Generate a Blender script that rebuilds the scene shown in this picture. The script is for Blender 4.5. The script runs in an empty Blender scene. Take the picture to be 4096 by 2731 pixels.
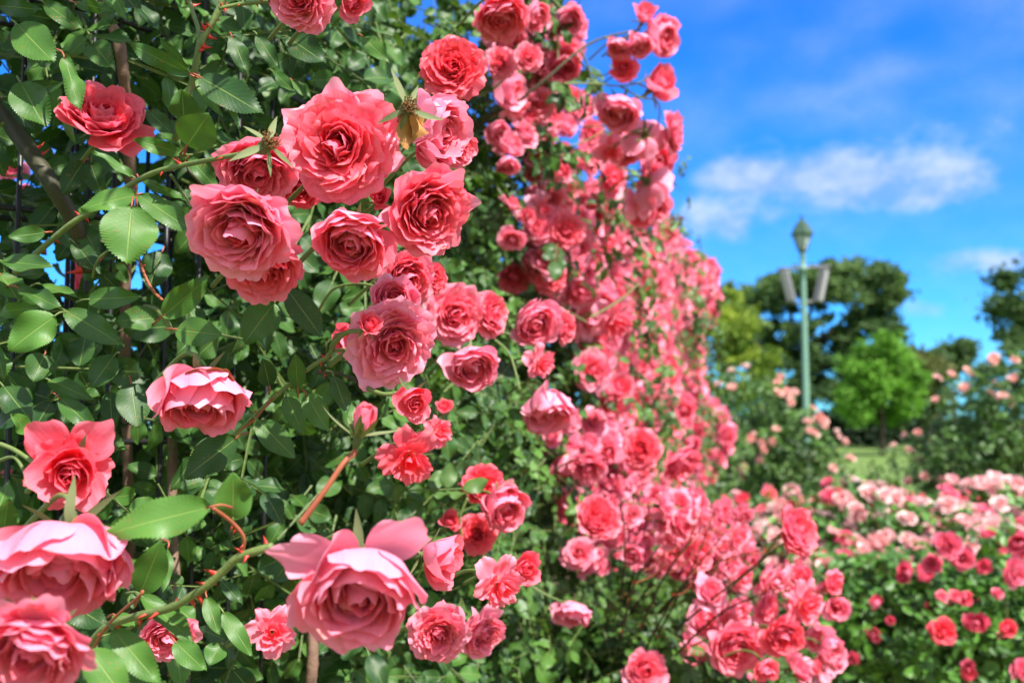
import bpy, math, random
import numpy as np
from mathutils import Vector, Matrix

R = math.radians
sc = bpy.context.scene
COL = sc.collection
random.seed(7)
RNG = np.random.default_rng(11)

# ------------------------------------------------------------------ camera
CAM_Z, PITCH = 1.35, R(4.8)
FPX = 35.0 / 36.0 * 4096.0            # focal length in photograph pixels
camd = bpy.data.cameras.new('camera')
cam = bpy.data.objects.new('camera', camd)
COL.objects.link(cam)
cam.location = (0, 0, CAM_Z)
cam.rotation_euler = (R(90) + PITCH, 0, 0)
camd.lens, camd.sensor_width = 35, 36
camd.clip_start, camd.clip_end = 0.02, 3000
camd.dof.use_dof = True
camd.dof.focus_distance = 0.93
camd.dof.aperture_fstop = 5.8
sc.camera = cam

# ------------------------------------------------------------------ light
SUN_EL, SUN_AZ = R(50), R(141)        # azimuth clockwise from +Y (the view direction)
sund = bpy.data.lights.new('sun', 'SUN')
sund.energy, sund.angle, sund.color = 4.9, R(0.53), (1.0, 0.95, 0.87)
sun = bpy.data.objects.new('sun', sund)
COL.objects.link(sun)
SUN_DIR = Vector((math.sin(SUN_AZ) * math.cos(SUN_EL), math.cos(SUN_AZ) * math.cos(SUN_EL), math.sin(SUN_EL)))
sun.rotation_euler = SUN_DIR.to_track_quat('Z', 'Y').to_euler()
sun.location = (3, -4, 8)

sc.view_settings.view_transform = 'Standard'
sc.view_settings.look = 'None'
sc.view_settings.exposure = 1.25
sc.view_settings.gamma = 1.0
sc.cycles.max_bounces = 8
sc.cycles.diffuse_bounces = 7
sc.cycles.transmission_bounces = 7
sc.cycles.use_denoising = True


class NT:
    """small helper to wire shader nodes"""
    def __init__(self, tree):
        self.t = tree
        tree.nodes.clear()

    def n(self, kind, **kw):
        node = self.t.nodes.new(kind)
        for k, v in kw.items():
            setattr(node, k, v)
        return node

    def put(self, sock, v):
        if isinstance(v, bpy.types.NodeSocket):
            self.t.links.new(v, sock)
        elif v is not None:
            if sock.type == 'RGBA' and isinstance(v, (tuple, list)) and len(v) == 3:
                v = (*v, 1)
            sock.default_value = v

    def m(self, op, a, b=None, c=None, clamp=False):
        node = self.n('ShaderNodeMath', operation=op)
        node.use_clamp = clamp
        for i, v in enumerate((a, b, c)):
            self.put(node.inputs[i], v)
        return node.outputs[0]

    def mix(self, fac, a, b, mode='MIX'):
        node = self.n('ShaderNodeMix', data_type='RGBA', blend_type=mode)
        node.clamp_factor = True
        self.put(node.inputs[0], fac)
        self.put(node.inputs[6], a)
        self.put(node.inputs[7], b)
        return node.outputs[2]

    def ramp(self, v, lo, hi, a=0.0, b=1.0, smooth=True):
        node = self.n('ShaderNodeMapRange', interpolation_type='SMOOTHSTEP' if smooth else 'LINEAR')
        for i, x in enumerate((v, lo, hi, a, b)):
            self.put(node.inputs[i], x)
        return node.outputs[0]

    def noise(self, vec, scale, detail=3, rough=0.5):
        node = self.n('ShaderNodeTexNoise')
        if vec is not None:
            self.put(node.inputs['Vector'], vec)
        node.inputs['Scale'].default_value = scale
        node.inputs['Detail'].default_value = detail
        node.inputs['Roughness'].default_value = rough
        return node.outputs['Fac']

    def comb(self, x, y, z=0.0):
        node = self.n('ShaderNodeCombineXYZ')
        for i, v in enumerate((x, y, z)):
            self.put(node.inputs[i], v)
        return node.outputs[0]


# ------------------------------------------------------------------ sky
world = bpy.data.worlds.new('World')
sc.world = world
world.use_nodes = True
w = NT(world.node_tree)
skyt = w.n('ShaderNodeTexSky', sky_type='NISHITA')
skyt.sun_disc = False
skyt.sun_elevation, skyt.sun_rotation = SUN_EL, SUN_AZ
skyt.air_density, skyt.dust_density, skyt.ozone_density = 1.0, 0.3, 2.0
hs = w.n('ShaderNodeHueSaturation')
hs.inputs['Saturation'].default_value = 1.35
hs.inputs['Value'].default_value = 1.0
world.cycles.sampling_method = 'MANUAL'
world.cycles.sample_map_resolution = 256
w.t.links.new(skyt.outputs[0], hs.inputs['Color'])
tc = w.n('ShaderNodeTexCoord')
sep = w.n('ShaderNodeSeparateXYZ')
w.t.links.new(tc.outputs['Generated'], sep.inputs[0])
az = w.m('ARCTAN2', sep.outputs[0], sep.outputs[1])
el = w.m('ARCSINE', sep.outputs[2])
nz = w.noise(w.comb(w.m('MULTIPLY', az, 20.0), w.m('MULTIPLY', el, 30.0), 3.3), 1.0, 5, 0.6)
nz2 = w.noise(w.comb(w.m('MULTIPLY', az, 5.0), w.m('MULTIPLY', el, 9.0), 8.1), 1.0, 2, 0.6)


def sky_dir(px, py):
    xc, yc = (px - 2048) / FPX, (1365.5 - py) / FPX
    v = Vector((xc, math.cos(PITCH) - yc * math.sin(PITCH), math.sin(PITCH) + yc * math.cos(PITCH))).normalized()
    return math.atan2(v.x, v.y), math.asin(v.z)


# cumulus heaps: centre direction, half sizes in photograph pixels, strength
dens = None
for px, py, sx, sy, st in ((2960, 695, 170, 80, 1.0), (3180, 730, 250, 75, .95), (3400, 670, 220, 100, 1.1), (3640, 720, 300, 95, .85), (3880, 715, 220, 75, .6), (3450, 805, 420, 55, .6),
                           (3830, 660, 220, 80, .4), (3700, 800, 220, 60, .45), (3720, 470, 300, 110, .25), (4000, 480, 240, 130, .3), (3560, 150, 520, 200, .1),
                           (2800, 885, 85, 85, 1.0), (2945, 900, 90, 90, 1.05), (3090, 880, 75, 65, .5), (3860, 1050, 170, 65, .9),
                           (4060, 1050, 120, 50, .6), (3690, 1235, 110, 42, .8), (3000, 560, 150, 40, .35), (3800, 520, 300, 50, .3), (3300, 960, 160, 40, .3), (2700, 600, 90, 60, .3), (2880, 480, 110, 55, .25), (3100, 1420, 500, 130, .5), (3900, 1400, 500, 60, .3),
                           (4080, 60, 300, 180, .3), (200, 500, 900, 200, .5), (5200, 700, 600, 200, .6), (-1500, 700, 900, 250, .7)):
    a0, e0 = sky_dir(px, py)
    da = w.m('MULTIPLY', w.m('SUBTRACT', az, a0), FPX / sx)
    de = w.m('MULTIPLY', w.m('SUBTRACT', el, e0), FPX / sy)
    q = w.m('ADD', w.m('MULTIPLY', da, da), w.m('MULTIPLY', de, de))
    g = w.m('MULTIPLY', w.m('EXPONENT', w.m('MULTIPLY', q, -0.9)), st)
    dens = g if dens is None else w.m('MAXIMUM', dens, w.m('ADD', w.m('MULTIPLY', g, 0.6), w.m('MULTIPLY', dens, 0.75)))
edge = w.m('ADD', dens, w.m('MULTIPLY', w.m('SUBTRACT', nz, 0.5), 0.8))
cloud = w.m('MULTIPLY', w.ramp(edge, 0.12, 0.85), w.ramp(dens, 0.02, 0.3))
va, ve = sky_dir(3700, 230)
vq = w.m('ADD', w.m('POWER', w.m('MULTIPLY', w.m('SUBTRACT', az, va), FPX / 900), 2.0), w.m('POWER', w.m('MULTIPLY', w.m('SUBTRACT', el, ve), FPX / 420), 2.0))
veil = w.m('MULTIPLY', w.ramp(nz2, 0.30, 0.72), w.m('ADD', 0.12, w.m('MULTIPLY', w.m('EXPONENT', w.m('MULTIPLY', vq, -1.0)), 0.38)))
fac = w.m('MAXIMUM', w.m('MULTIPLY', cloud, 0.92), veil)
ccol = w.mix(w.ramp(nz, 0.3, 0.75), (1.25, 2.15, 3.9), (2.9, 3.4, 4.1))
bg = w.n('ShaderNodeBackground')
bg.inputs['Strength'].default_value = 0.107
blue = w.mix(1.0, hs.outputs[0], (0.17, 0.62, 1.22), 'MULTIPLY')
# bright cloud added out of view, above and behind the camera, as neutral fill
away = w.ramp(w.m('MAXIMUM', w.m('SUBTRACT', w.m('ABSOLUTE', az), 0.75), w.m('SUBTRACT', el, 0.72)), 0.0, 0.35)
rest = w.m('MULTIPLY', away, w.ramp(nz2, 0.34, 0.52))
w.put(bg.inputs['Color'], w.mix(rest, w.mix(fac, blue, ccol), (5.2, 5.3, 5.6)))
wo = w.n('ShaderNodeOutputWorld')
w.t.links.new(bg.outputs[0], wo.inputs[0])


# ------------------------------------------------------------------ helpers
def P(px, py, d):
    """world point seen at photograph pixel (px, py), d metres in front of the camera"""
    xc, yc = (px - 2048) / FPX * d, (1365.5 - py) / FPX * d
    return Vector((xc, d * math.cos(PITCH) - yc * math.sin(PITCH), CAM_Z + d * math.sin(PITCH) + yc * math.cos(PITCH)))


def tag(o, label=None, cat=None, group=None, kind=None):
    for k, v in (('label', label), ('category', cat), ('group', group), ('kind', kind)):
        if v:
            o[k] = v
    return o


def empty(name, loc=(0, 0, 0)):
    o = bpy.data.objects.new(name, None)
    o.empty_display_size = 0.02
    o.location = loc
    COL.objects.link(o)
    return o


class Geo:
    """vertex, face, uv and tint arrays gathered into one mesh"""
    def __init__(self):
        self.v, self.f, self.uv, self.t, self.s, self.n = [], [], [], [], [], 0

    def add(self, v, f, uv=None, t=0.5, slot=0):
        v = np.asarray(v, float).reshape(-1, 3)
        f = np.asarray(f, int).reshape(-1, 4)
        self.v.append(v)
        self.f.append(f + self.n)
        self.uv.append(np.zeros((len(v), 2)) if uv is None else np.asarray(uv, float).reshape(-1, 2))
        self.t.append(np.broadcast_to(np.asarray(t, float), (len(v),)))
        self.s.append(np.full(len(f), slot))
        self.n += len(v)

    def mesh(self, name, mats, smooth=True):
        V, F = np.concatenate(self.v), np.concatenate(self.f)
        UV, T, S = np.concatenate(self.uv), np.concatenate(self.t), np.concatenate(self.s)
        me = bpy.data.meshes.new(name)
        tri = F[:, 2] == F[:, 3]
        sizes = np.where(tri, 3, 4)
        keep = np.ones(F.shape, bool)
        keep[tri, 3] = False
        loops = F[keep]
        me.vertices.add(len(V))
        me.vertices.foreach_set('co', V.astype(np.float32).ravel())
        me.loops.add(len(loops))
        me.loops.foreach_set('vertex_index', loops.astype(np.int32))
        me.polygons.add(len(F))
        me.polygons.foreach_set('loop_start', np.concatenate([[0], np.cumsum(sizes)[:-1]]).astype(np.int32))
        me.polygons.foreach_set('material_index', S.astype(np.int32))
        me.polygons.foreach_set('use_smooth', np.full(len(F), smooth))
        uvl = me.uv_layers.new(name='UVMap')
        uvl.data.foreach_set('uv', UV[loops].astype(np.float32).ravel())
        at = me.attributes.new('tint', 'FLOAT', 'POINT')
        at.data.foreach_set('value', T.astype(np.float32))
        for m in (mats if isinstance(mats, (list, tuple)) else [mats]):
            me.materials.append(m)
        me.update(calc_edges=True)
        me.validate()
        return me

    def obj(self, name, mats, parent=None, smooth=True):
        o = bpy.data.objects.new(name, self.mesh(name, mats, smooth))
        o.parent = parent
        COL.objects.link(o)
        return o


def grid_faces(nu, nv, wrap=False):
    f = []
    for j in range(nv - 1):
        for i in range(nu - (0 if wrap else 1)):
            k = (i + 1) % nu
            f.append((j * nu + i, j * nu + k, (j + 1) * nu + k, (j + 1) * nu + i))
    return np.array(f)


def smooth_path(pts, radii, sub=6):
    pts = [Vector(p) for p in pts]
    if len(pts) == 2:
        n = sub
        return [pts[0].lerp(pts[1], i / n) for i in range(n + 1)], [radii[0] + (radii[1] - radii[0]) * i / n for i in range(n + 1)]
    op, orr = [], []
    for i in range(len(pts) - 1):
        p0, p1, p2, p3 = pts[max(i - 1, 0)], pts[i], pts[i + 1], pts[min(i + 2, len(pts) - 1)]
        for k in range(sub):
            t = k / sub
            op.append(0.5 * ((2 * p1) + (p2 - p0) * t + (2 * p0 - 5 * p1 + 4 * p2 - p3) * t * t + (3 * p1 - p0 - 3 * p2 + p3) * t ** 3))
            orr.append(radii[i] + (radii[i + 1] - radii[i]) * t)
    op.append(pts[-1])
    orr.append(radii[-1])
    return op, orr


def tube(g, pts, radii, sides=8, sub=6, wob=0.0, slot=0, t=0.5):
    ps, rs = smooth_path(pts, radii, sub)
    n = len(ps)
    side = None
    V, UV, acc = [], [], 0.0
    for i, p in enumerate(ps):
        tan = (ps[min(i + 1, n - 1)] - ps[max(i - 1, 0)]).normalized()
        if side is None:
            side = tan.orthogonal().normalized()
        side = (side - tan * side.dot(tan)).normalized()
        up = tan.cross(side)
        if i:
            acc += (p - ps[i - 1]).length
        r = rs[i] * (1 + wob * random.uniform(-1, 1))
        for k in range(sides):
            a = 2 * math.pi * k / sides
            V.append(p + side * (math.cos(a) * r) + up * (math.sin(a) * r))
            UV.append((k / sides, acc * 20))
    V = np.array([tuple(v) for v in V])
    F = list(grid_faces(sides, n, True))
    base = len(V)
    V = np.vstack([V, [tuple(ps[0])], [tuple(ps[-1])]])
    UV += [(0, 0), (0, 1)]
    for k in range(sides):
        k2 = (k + 1) % sides
        F.append((base, k2, k, k))
        o = (n - 1) * sides
        F.append((base + 1, o + k, o + k2, o + k2))
    g.add(V, F, UV, t, slot)
    return ps, rs


def thorns(g, ps, rs, count, size, slot=1, seed=0):
    rnd = random.Random(seed)
    for _ in range(count):
        i = rnd.randrange(1, len(ps) - 1)
        p = ps[i]
        tan = (ps[i + 1] - ps[i - 1]).normalized()
        out = tan.orthogonal()
        out.rotate(Matrix.Rotation(rnd.uniform(0, 6.28), 3, tan))
        s = size * rnd.uniform(0.5, 1.2)
        wv = tan * (s * 0.42)
        lv = tan.cross(out) * (s * 0.15)
        b = p + out * rs[i] * 0.8
        tip = p + out * (rs[i] + s) - tan * s * 0.35
        mid = p + out * (rs[i] + s * 0.4) - tan * s * 0.05
        V = [b + wv, b + lv, b - wv, b - lv, mid + wv * .4, mid + lv * .5, mid - wv * .4, mid - lv * .5, tip]
        F = [(0, 1, 5, 4), (1, 2, 6, 5), (2, 3, 7, 6), (3, 0, 4, 7), (4, 5, 8, 8), (5, 6, 8, 8), (6, 7, 8, 8), (7, 4, 8, 8)]
        g.add([tuple(x) for x in V], F, None, 0.5, slot)


def material(name):
    m = bpy.data.materials.new(name)
    m.use_nodes = True
    return m, NT(m.node_tree)


def finish(nt, shader):
    out = nt.n('ShaderNodeOutputMaterial')
    nt.t.links.new(shader, out.inputs['Surface'])


def principled(nt, col, rough=0.5, spec=0.4, bump=None, bstr=0.3, bdist=0.001, metal=0.0):
    p = nt.n('ShaderNodeBsdfPrincipled')
    nt.put(p.inputs['Base Color'], col)
    nt.put(p.inputs['Roughness'], rough)
    nt.put(p.inputs['Specular IOR Level'], spec)
    nt.put(p.inputs['Metallic'], metal)
    if bump is not None:
        b = nt.n('ShaderNodeBump')
        b.inputs['Strength'].default_value = bstr
        b.inputs['Distance'].default_value = bdist
        nt.t.links.new(bump, b.inputs['Height'])
        nt.t.links.new(b.outputs[0], p.inputs['Normal'])
    return p.outputs[0]


def with_translucent(nt, shader, col, fac):
    tr = nt.n('ShaderNodeBsdfTranslucent')
    nt.put(tr.inputs['Color'], col)
    mx = nt.n('ShaderNodeMixShader')
    nt.put(mx.inputs[0], fac)
    nt.t.links.new(shader, mx.inputs[1])
    nt.t.links.new(tr.outputs[0], mx.inputs[2])
    return mx.outputs[0]


# ------------------------------------------------------------------ materials
def petal_material(name, deep, edgec, back, back_edge, foot=(0.85, 0.62, 0.30), trans=0.42):
    """two-sided petal: deep inside, pale reverse; object colour red = paleness of this bloom, tint = 0 heart .. 1 outermost petal"""
    m, n = material(name)
    uv = n.n('ShaderNodeUVMap').outputs[0]
    s = n.n('ShaderNodeSeparateXYZ')
    n.t.links.new(uv, s.inputs[0])
    u, v = s.outputs[0], s.outputs[1]
    at = n.n('ShaderNodeAttribute', attribute_name='tint').outputs['Fac']
    oi = n.n('ShaderNodeObjectInfo')
    oc = n.n('ShaderNodeSeparateColor')
    n.t.links.new(oi.outputs['Color'], oc.inputs[0])
    pale = oc.outputs[0]
    geo = n.n('ShaderNodeNewGeometry')
    tcn = n.n('ShaderNodeTexCoord')
    vein = n.noise(n.comb(n.m('MULTIPLY', u, 26.0), n.m('MULTIPLY', v, 2.5), n.m('MULTIPLY', at, 30.0)), 1.0, 3, 0.6)
    mott = n.noise(tcn.outputs['Object'], 70.0, 3, 0.6)
    e = n.m('MULTIPLY', n.ramp(v, 0.45, 1.0), 0.75)
    fe = n.m('ADD', n.m('ADD', n.m('MULTIPLY', n.m('MULTIPLY', pale, 0.62), n.m('ADD', 0.3, n.m('MULTIPLY', at, 0.7))), n.m('MULTIPLY', at, 0.10)), n.m('MULTIPLY', e, 0.17), clamp=True)
    fe = n.m('ADD', fe, n.m('MULTIPLY', n.m('SUBTRACT', vein, 0.5), 0.36), clamp=True)
    front = n.mix(fe, deep, edgec)
    fb = n.m('ADD', n.m('ADD', n.m('MULTIPLY', n.m('MULTIPLY', pale, 0.85), n.m('ADD', 0.05, n.m('MULTIPLY', at, 0.95))), n.m('MULTIPLY', e, 0.2)), n.m('MULTIPLY', n.m('SUBTRACT', vein, 0.5), 0.5), clamp=True)
    bk = n.mix(fb, n.mix(n.ramp(at, 0.1, 0.6), n.mix(0.6, back, deep), back), back_edge)
    col = n.mix(geo.outputs['Backfacing'], front, bk)
    col = n.mix(n.m('MULTIPLY', n.ramp(v, 0.22, 0.02), 0.6), col, foot)
    col = n.mix(n.m('MULTIPLY', n.ramp(mott, 0.66, 0.78), n.m('MULTIPLY', pale, 0.25)), col, (0.82, 0.62, 0.55))
    # wilted rims on older blooms
    col = n.mix(n.m('MULTIPLY', n.m('MULTIPLY', n.ramp(v, 0.90, 1.0), n.ramp(mott, 0.55, 0.64)), 0.55), col, (0.55, 0.24, 0.12))
    h = n.m('ADD', n.m('MULTIPLY', vein, 0.6), n.m('MULTIPLY', mott, 0.8))
    sh = principled(n, col, 0.48, 0.35, h, 0.45, 0.0014)
    sh = with_translucent(n, sh, n.mix(0.55, col, n.mix(1.0, col, (1.0, 0.45, 0.56), 'MULTIPLY')), trans)
    finish(n, sh)
    return m


M = {}
M['petal'] = petal_material('rose_petal', (0.89, 0.040, 0.064), (0.95, 0.46, 0.62), (0.91, 0.24, 0.38), (0.93, 0.42, 0.59))
M['petal_hot'] = petal_material('magenta_petal', (0.74, 0.05, 0.12), (0.90, 0.32, 0.46), (0.82, 0.22, 0.36), (0.90, 0.44, 0.58))
M['petal_pale'] = petal_material('pale_petal', (0.84, 0.46, 0.45), (0.90, 0.76, 0.74), (0.88, 0.68, 0.67), (0.92, 0.85, 0.82))
M['petal_peach'] = petal_material('peach_petal', (0.84, 0.46, 0.38), (0.90, 0.72, 0.65), (0.88, 0.66, 0.59), (0.92, 0.82, 0.75))


def leaf_material(name, dark, light, back, rough=0.44, spots=0.7, trans=0.22, spec=0.32, fine=True):
    m, n = material(name)
    uv = n.n('ShaderNodeUVMap').outputs[0]
    s = n.n('ShaderNodeSeparateXYZ')
    n.t.links.new(uv, s.inputs[0])
    u, v = s.outputs[0], s.outputs[1]
    au = n.m('ABSOLUTE', n.m('SUBTRACT', n.m('MULTIPLY', u, 2.0), 1.0))
    at = n.n('ShaderNodeAttribute', attribute_name='tint').outputs['Fac']
    geo = n.n('ShaderNodeNewGeometry')
    pos = geo.outputs['Position']
    if not fine:
        col = n.mix(n.mix(n.ramp(au, 0.10, 0.02, 0, .35), at, (.8, .8, .8)), dark, light)
        col = n.mix(n.m('MULTIPLY', geo.outputs['Backfacing'], 0.7), col, back)
        sh = principled(n, col, rough, spec)
        finish(n, with_translucent(n, sh, n.mix(1.0, col, (1.6, 1.7, 0.5), 'MULTIPLY'), trans))
        return m
    nb = n.noise(pos, 45.0, 3, 0.6)
    ns = n.noise(pos, 380.0, 2, 0.6)
    col = n.mix(n.m('ADD', at, n.m('MULTIPLY', n.m('SUBTRACT', nb, 0.5), 0.5), clamp=True), dark, light)
    mid = n.ramp(au, 0.06, 0.015)
    ph = n.m('SUBTRACT', n.m('MULTIPLY', v, 11.0), n.m('MULTIPLY', au, 3.2))
    side = n.ramp(n.m('ABSOLUTE', n.m('SUBTRACT', n.m('FRACT', ph), 0.5)), 0.09, 0.02)
    vn = n.m('MAXIMUM', mid, n.m('MULTIPLY', side, 0.16))
    col = n.mix(n.m('MULTIPLY', vn, 0.55), col, n.mix(0.5, light, (0.35, 0.42, 0.12)))
    sp = n.m('MULTIPLY', n.ramp(ns, 0.60, 0.70), n.m('MULTIPLY', n.ramp(nb, 0.46, 0.62), spots))
    col = n.mix(sp, col, (0.24, 0.10, 0.035))
    col = n.mix(n.m('MULTIPLY', geo.outputs['Backfacing'], 0.7), col, back)
    rg = n.m('ADD', rough - 0.08, n.m('MULTIPLY', nb, 0.2))
    h = n.m('ADD', n.m('MULTIPLY', vn, -1.0), n.m('MULTIPLY', ns, 0.4))
    sh = principled(n, col, rg, spec, h, 0.45, 0.0007)
    sh = with_translucent(n, sh, n.mix(1.0, col, (1.6, 1.7, 0.5), 'MULTIPLY'), trans)
    finish(n, sh)
    return m


M['leaf'] = leaf_material('rose_leaf', (0.015, 0.052, 0.014), (0.068, 0.170, 0.025), (0.075, 0.135, 0.040))
M['leaf_far'] = leaf_material('rose_leaf_far', (0.019, 0.055, 0.013), (0.075, 0.170, 0.026), (0.08, 0.14, 0.05), fine=False)
M['leaf_bush'] = leaf_material('bush_leaf', (0.020, 0.065, 0.013), (0.080, 0.210, 0.028), (0.08, 0.16, 0.05), fine=False)
M['sepal'] = leaf_material('sepal', (0.05, 0.085, 0.022), (0.14, 0.16, 0.06), (0.17, 0.20, 0.10), rough=0.6, spots=0.6, trans=0.15, spec=0.2)


def bark(name, a, b, rough=0.6, sc_=90.0, bstr=0.4):
    m, n = material(name)
    pos = n.n('ShaderNodeNewGeometry').outputs['Position']
    f = n.noise(pos, sc_, 4, 0.65)
    f2 = n.noise(pos, sc_ * 0.25, 2, 0.5)
    col = n.mix(n.m('ADD', n.m('MULTIPLY', f, 0.7), n.m('MULTIPLY', f2, 0.4), clamp=True), a, b)
    finish(n, principled(n, col, rough, 0.35, f, bstr, 0.002))
    return m


M['cane_green'] = bark('green_cane', (0.045, 0.095, 0.020), (0.17, 0.21, 0.065), 0.5, 130, 0.5)
M['cane_brown'] = bark('brown_cane', (0.05, 0.026, 0.018), (0.26, 0.16, 0.11), 0.75, 110, 0.8)
M['cane_mixed'] = bark('old_green_cane', (0.013, 0.018, 0.007), (0.055, 0.048, 0.020), 0.55, 55, 0.5)
M['cane_red'] = bark('red_stem', (0.20, 0.035, 0.025), (0.30, 0.10, 0.04), 0.5, 80, 0.2)
M['thorn'] = bark('thorn', (0.35, 0.012, 0.012), (0.55, 0.05, 0.03), 0.4, 100, 0.1)
M['stamen'] = bark('dry_stamen', (0.05, 0.018, 0.008), (0.30, 0.13, 0.04), 0.8, 300, 0.3)
M['dead'] = bark('dead_petal', (0.22, 0.07, 0.02), (0.52, 0.26, 0.08), 0.7, 120, 0.6)
M['iron'] = bark('black_iron', (0.006, 0.006, 0.007), (0.018, 0.018, 0.02), 0.4, 120, 0.1)
M['lamp_green'] = bark('lamp_paint', (0.10, 0.20, 0.15), (0.15, 0.27, 0.20), 0.45, 14, 0.05)
M['lamp_dark'] = bark('lamp_hood_paint', (0.022, 0.055, 0.032), (0.04, 0.08, 0.05), 0.4, 14, 0.05)
M['panel_grey'] = bark('panel_paint', (0.20, 0.20, 0.20), (0.28, 0.28, 0.28), 0.5, 10, 0.05)
M['panel_dark'] = bark('panel_frame_paint', (0.10, 0.10, 0.11), (0.16, 0.16, 0.17), 0.5, 10, 0.05)
M['trunk'] = bark('tree_bark', (0.03, 0.022, 0.016), (0.10, 0.075, 0.05), 0.85, 6, 0.8)
mm, nn = material('lantern_glass')
finish(nn, principled(nn, (0.30, 0.36, 0.36), 0.25, 0.6))
M['lantern_glass'] = mm

# ------------------------------------------------------------------ leaf shapes
def leaf_template(nv=26, teeth=True, fold=0.22, curl=0.18, wide=0.62, seed=0):
    """one leaflet, base at the origin, tip at y = 1, blade facing +z"""
    rnd = random.Random(seed)
    V, UV = [], []
    us = (-1, -0.55, 0, 0.55, 1)
    wav = [rnd.uniform(-1, 1) for _ in range(6)]
    for j in range(nv):
        v = j / (nv - 1)
        wd = 0.5 * wide * (math.sin(math.pi * min(1, v ** 0.82)) ** 0.72) * (1.0 if v < 0.75 else 1 - 0.25 * ((v - .75) / .25) ** 1.5)
        for u in us:
            x = u * wd
            y = v
            if teeth and abs(u) == 1 and 0.08 < v < 0.985:
                ph = j % 2
                x *= 1.0 + (0.045 if ph else -0.025)
                y += 0.020 if ph else -0.008
            z = abs(x) * fold - curl * v * v * 0.9 + 0.045 * math.sin(8 * v + wav[0]) * u + 0.05 * math.sin(11 * v + 2 * wav[1] + (1.3 if u > 0 else 0)) * u * u * 0.9
            z += -0.10 * (u * u) * wd * wav[2]
            V.append((x, y, z))
            UV.append((0.5 + u * 0.5, v))
    return np.array(V), grid_faces(5, nv), np.array(UV)


def place_many(g, tmpl, pos, dirs, nrm, size, tint, slot=0):
    V, F, UV = tmpl
    pos, dirs, nrm = np.asarray(pos, float), np.asarray(dirs, float), np.asarray(nrm, float)
    Y = dirs / np.linalg.norm(dirs, axis=1, keepdims=True)
    Z = nrm - (nrm * Y).sum(1, keepdims=True) * Y
    Z /= np.linalg.norm(Z, axis=1, keepdims=True) + 1e-9
    X = np.cross(Y, Z)
    s = np.asarray(size, float)[:, None, None]
    out = pos[:, None, :] + s * (V[None, :, 0:1] * X[:, None, :] + V[None, :, 1:2] * Y[:, None, :] + V[None, :, 2:3] * Z[:, None, :])
    N, k = len(pos), len(V)
    Fa = (F[None] + (np.arange(N) * k)[:, None, None]).reshape(-1, 4)
    g.add(out.reshape(-1, 3), Fa, np.tile(UV, (N, 1)), np.repeat(np.asarray(tint, float), k), slot)


LEAF_HI = [leaf_template(36, True, f, c, wd, i) for i, (f, c, wd) in enumerate(((.22, .15, .62), (.35, .25, .58), (.15, .05, .70), (.28, .35, .60)))]
LEAF_MD = [leaf_template(14, True, f, c, wd, i + 9) for i, (f, c, wd) in enumerate(((.25, .15, .62), (.38, .28, .58), (.18, .10, .68), (.3, .4, .6)))]
LEAF_LO = [leaf_template(5, False, f, c, wd, i + 19) for i, (f, c, wd) in enumerate(((.25, .2, .62), (.4, .3, .6)))]


def unit(a):
    return a / (np.linalg.norm(a, axis=1, keepdims=True) + 1e-9)


def sprays(g, tmpls, pos, face, size, rng, leaflets=5, tint_lo=0.0, tint_hi=1.0, stem_slot=None, updown=-0.25):
    """compound rose leaves: a rachis with paired leaflets and one at the end, blades turned to FACE"""
    N = len(pos)
    face = unit(face + rng.normal(0, 0.42, (N, 3)))
    d = rng.normal(0, 1, (N, 3))
    d[:, 2] += updown
    d = unit(d - (d * face).sum(1, keepdims=True) * face)
    side = np.cross(face, d)
    tb = rng.uniform(tint_lo, tint_hi, N)
    spec = [(1.0, 0, 1.0)] + [(0.45, sg, 0.88) for sg in (-1, 1)] + ([(-0.05, sg, 0.72) for sg in (-1, 1)] if leaflets >= 5 else [])
    for k, (along, sg, sz) in enumerate(spec[:leaflets]):
        p = pos + d * (along * size * 0.95)[:, None] + side * (sg * 0.05 * size)[:, None]
        dd = d if sg == 0 else unit(d * 0.55 + side * sg)
        dd = unit(dd + rng.normal(0, 0.16, (N, 3)) - face * rng.uniform(0, 0.45, (N, 1)))
        nn_ = unit(face + rng.normal(0, 0.22, (N, 3)))
        which = rng.integers(0, len(tmpls), N)
        for q in range(len(tmpls)):
            mk = which == q
            if mk.any():
                place_many(g, tmpls[q], p[mk], dd[mk], nn_[mk], (size * sz * rng.uniform(0.85, 1.1, N))[mk], np.clip(tb + rng.normal(0, 0.12, N), 0, 1)[mk])
    if stem_slot is not None:
        bar = np.array([(-.5, 0, 0), (.5, 0, 0), (.5, 1, 0), (-.5, 1, 0), (0, 0, -.7), (0, 0, .7), (0, 1, .7), (0, 1, -.7)]) * (0.03, 1, 0.03)
        place_many(g, (bar, np.array([(0, 1, 2, 3), (4, 5, 6, 7)]), np.zeros((8, 2))), pos - d * size[:, None] * 0.8, d, face, size * 1.9, tb, stem_slot)


# ------------------------------------------------------------------ rose shapes
def sm(a, b, x):
    t = np.clip((x - a) / (b - a), 0, 1)
    return t * t * (3 - 2 * t)


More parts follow.
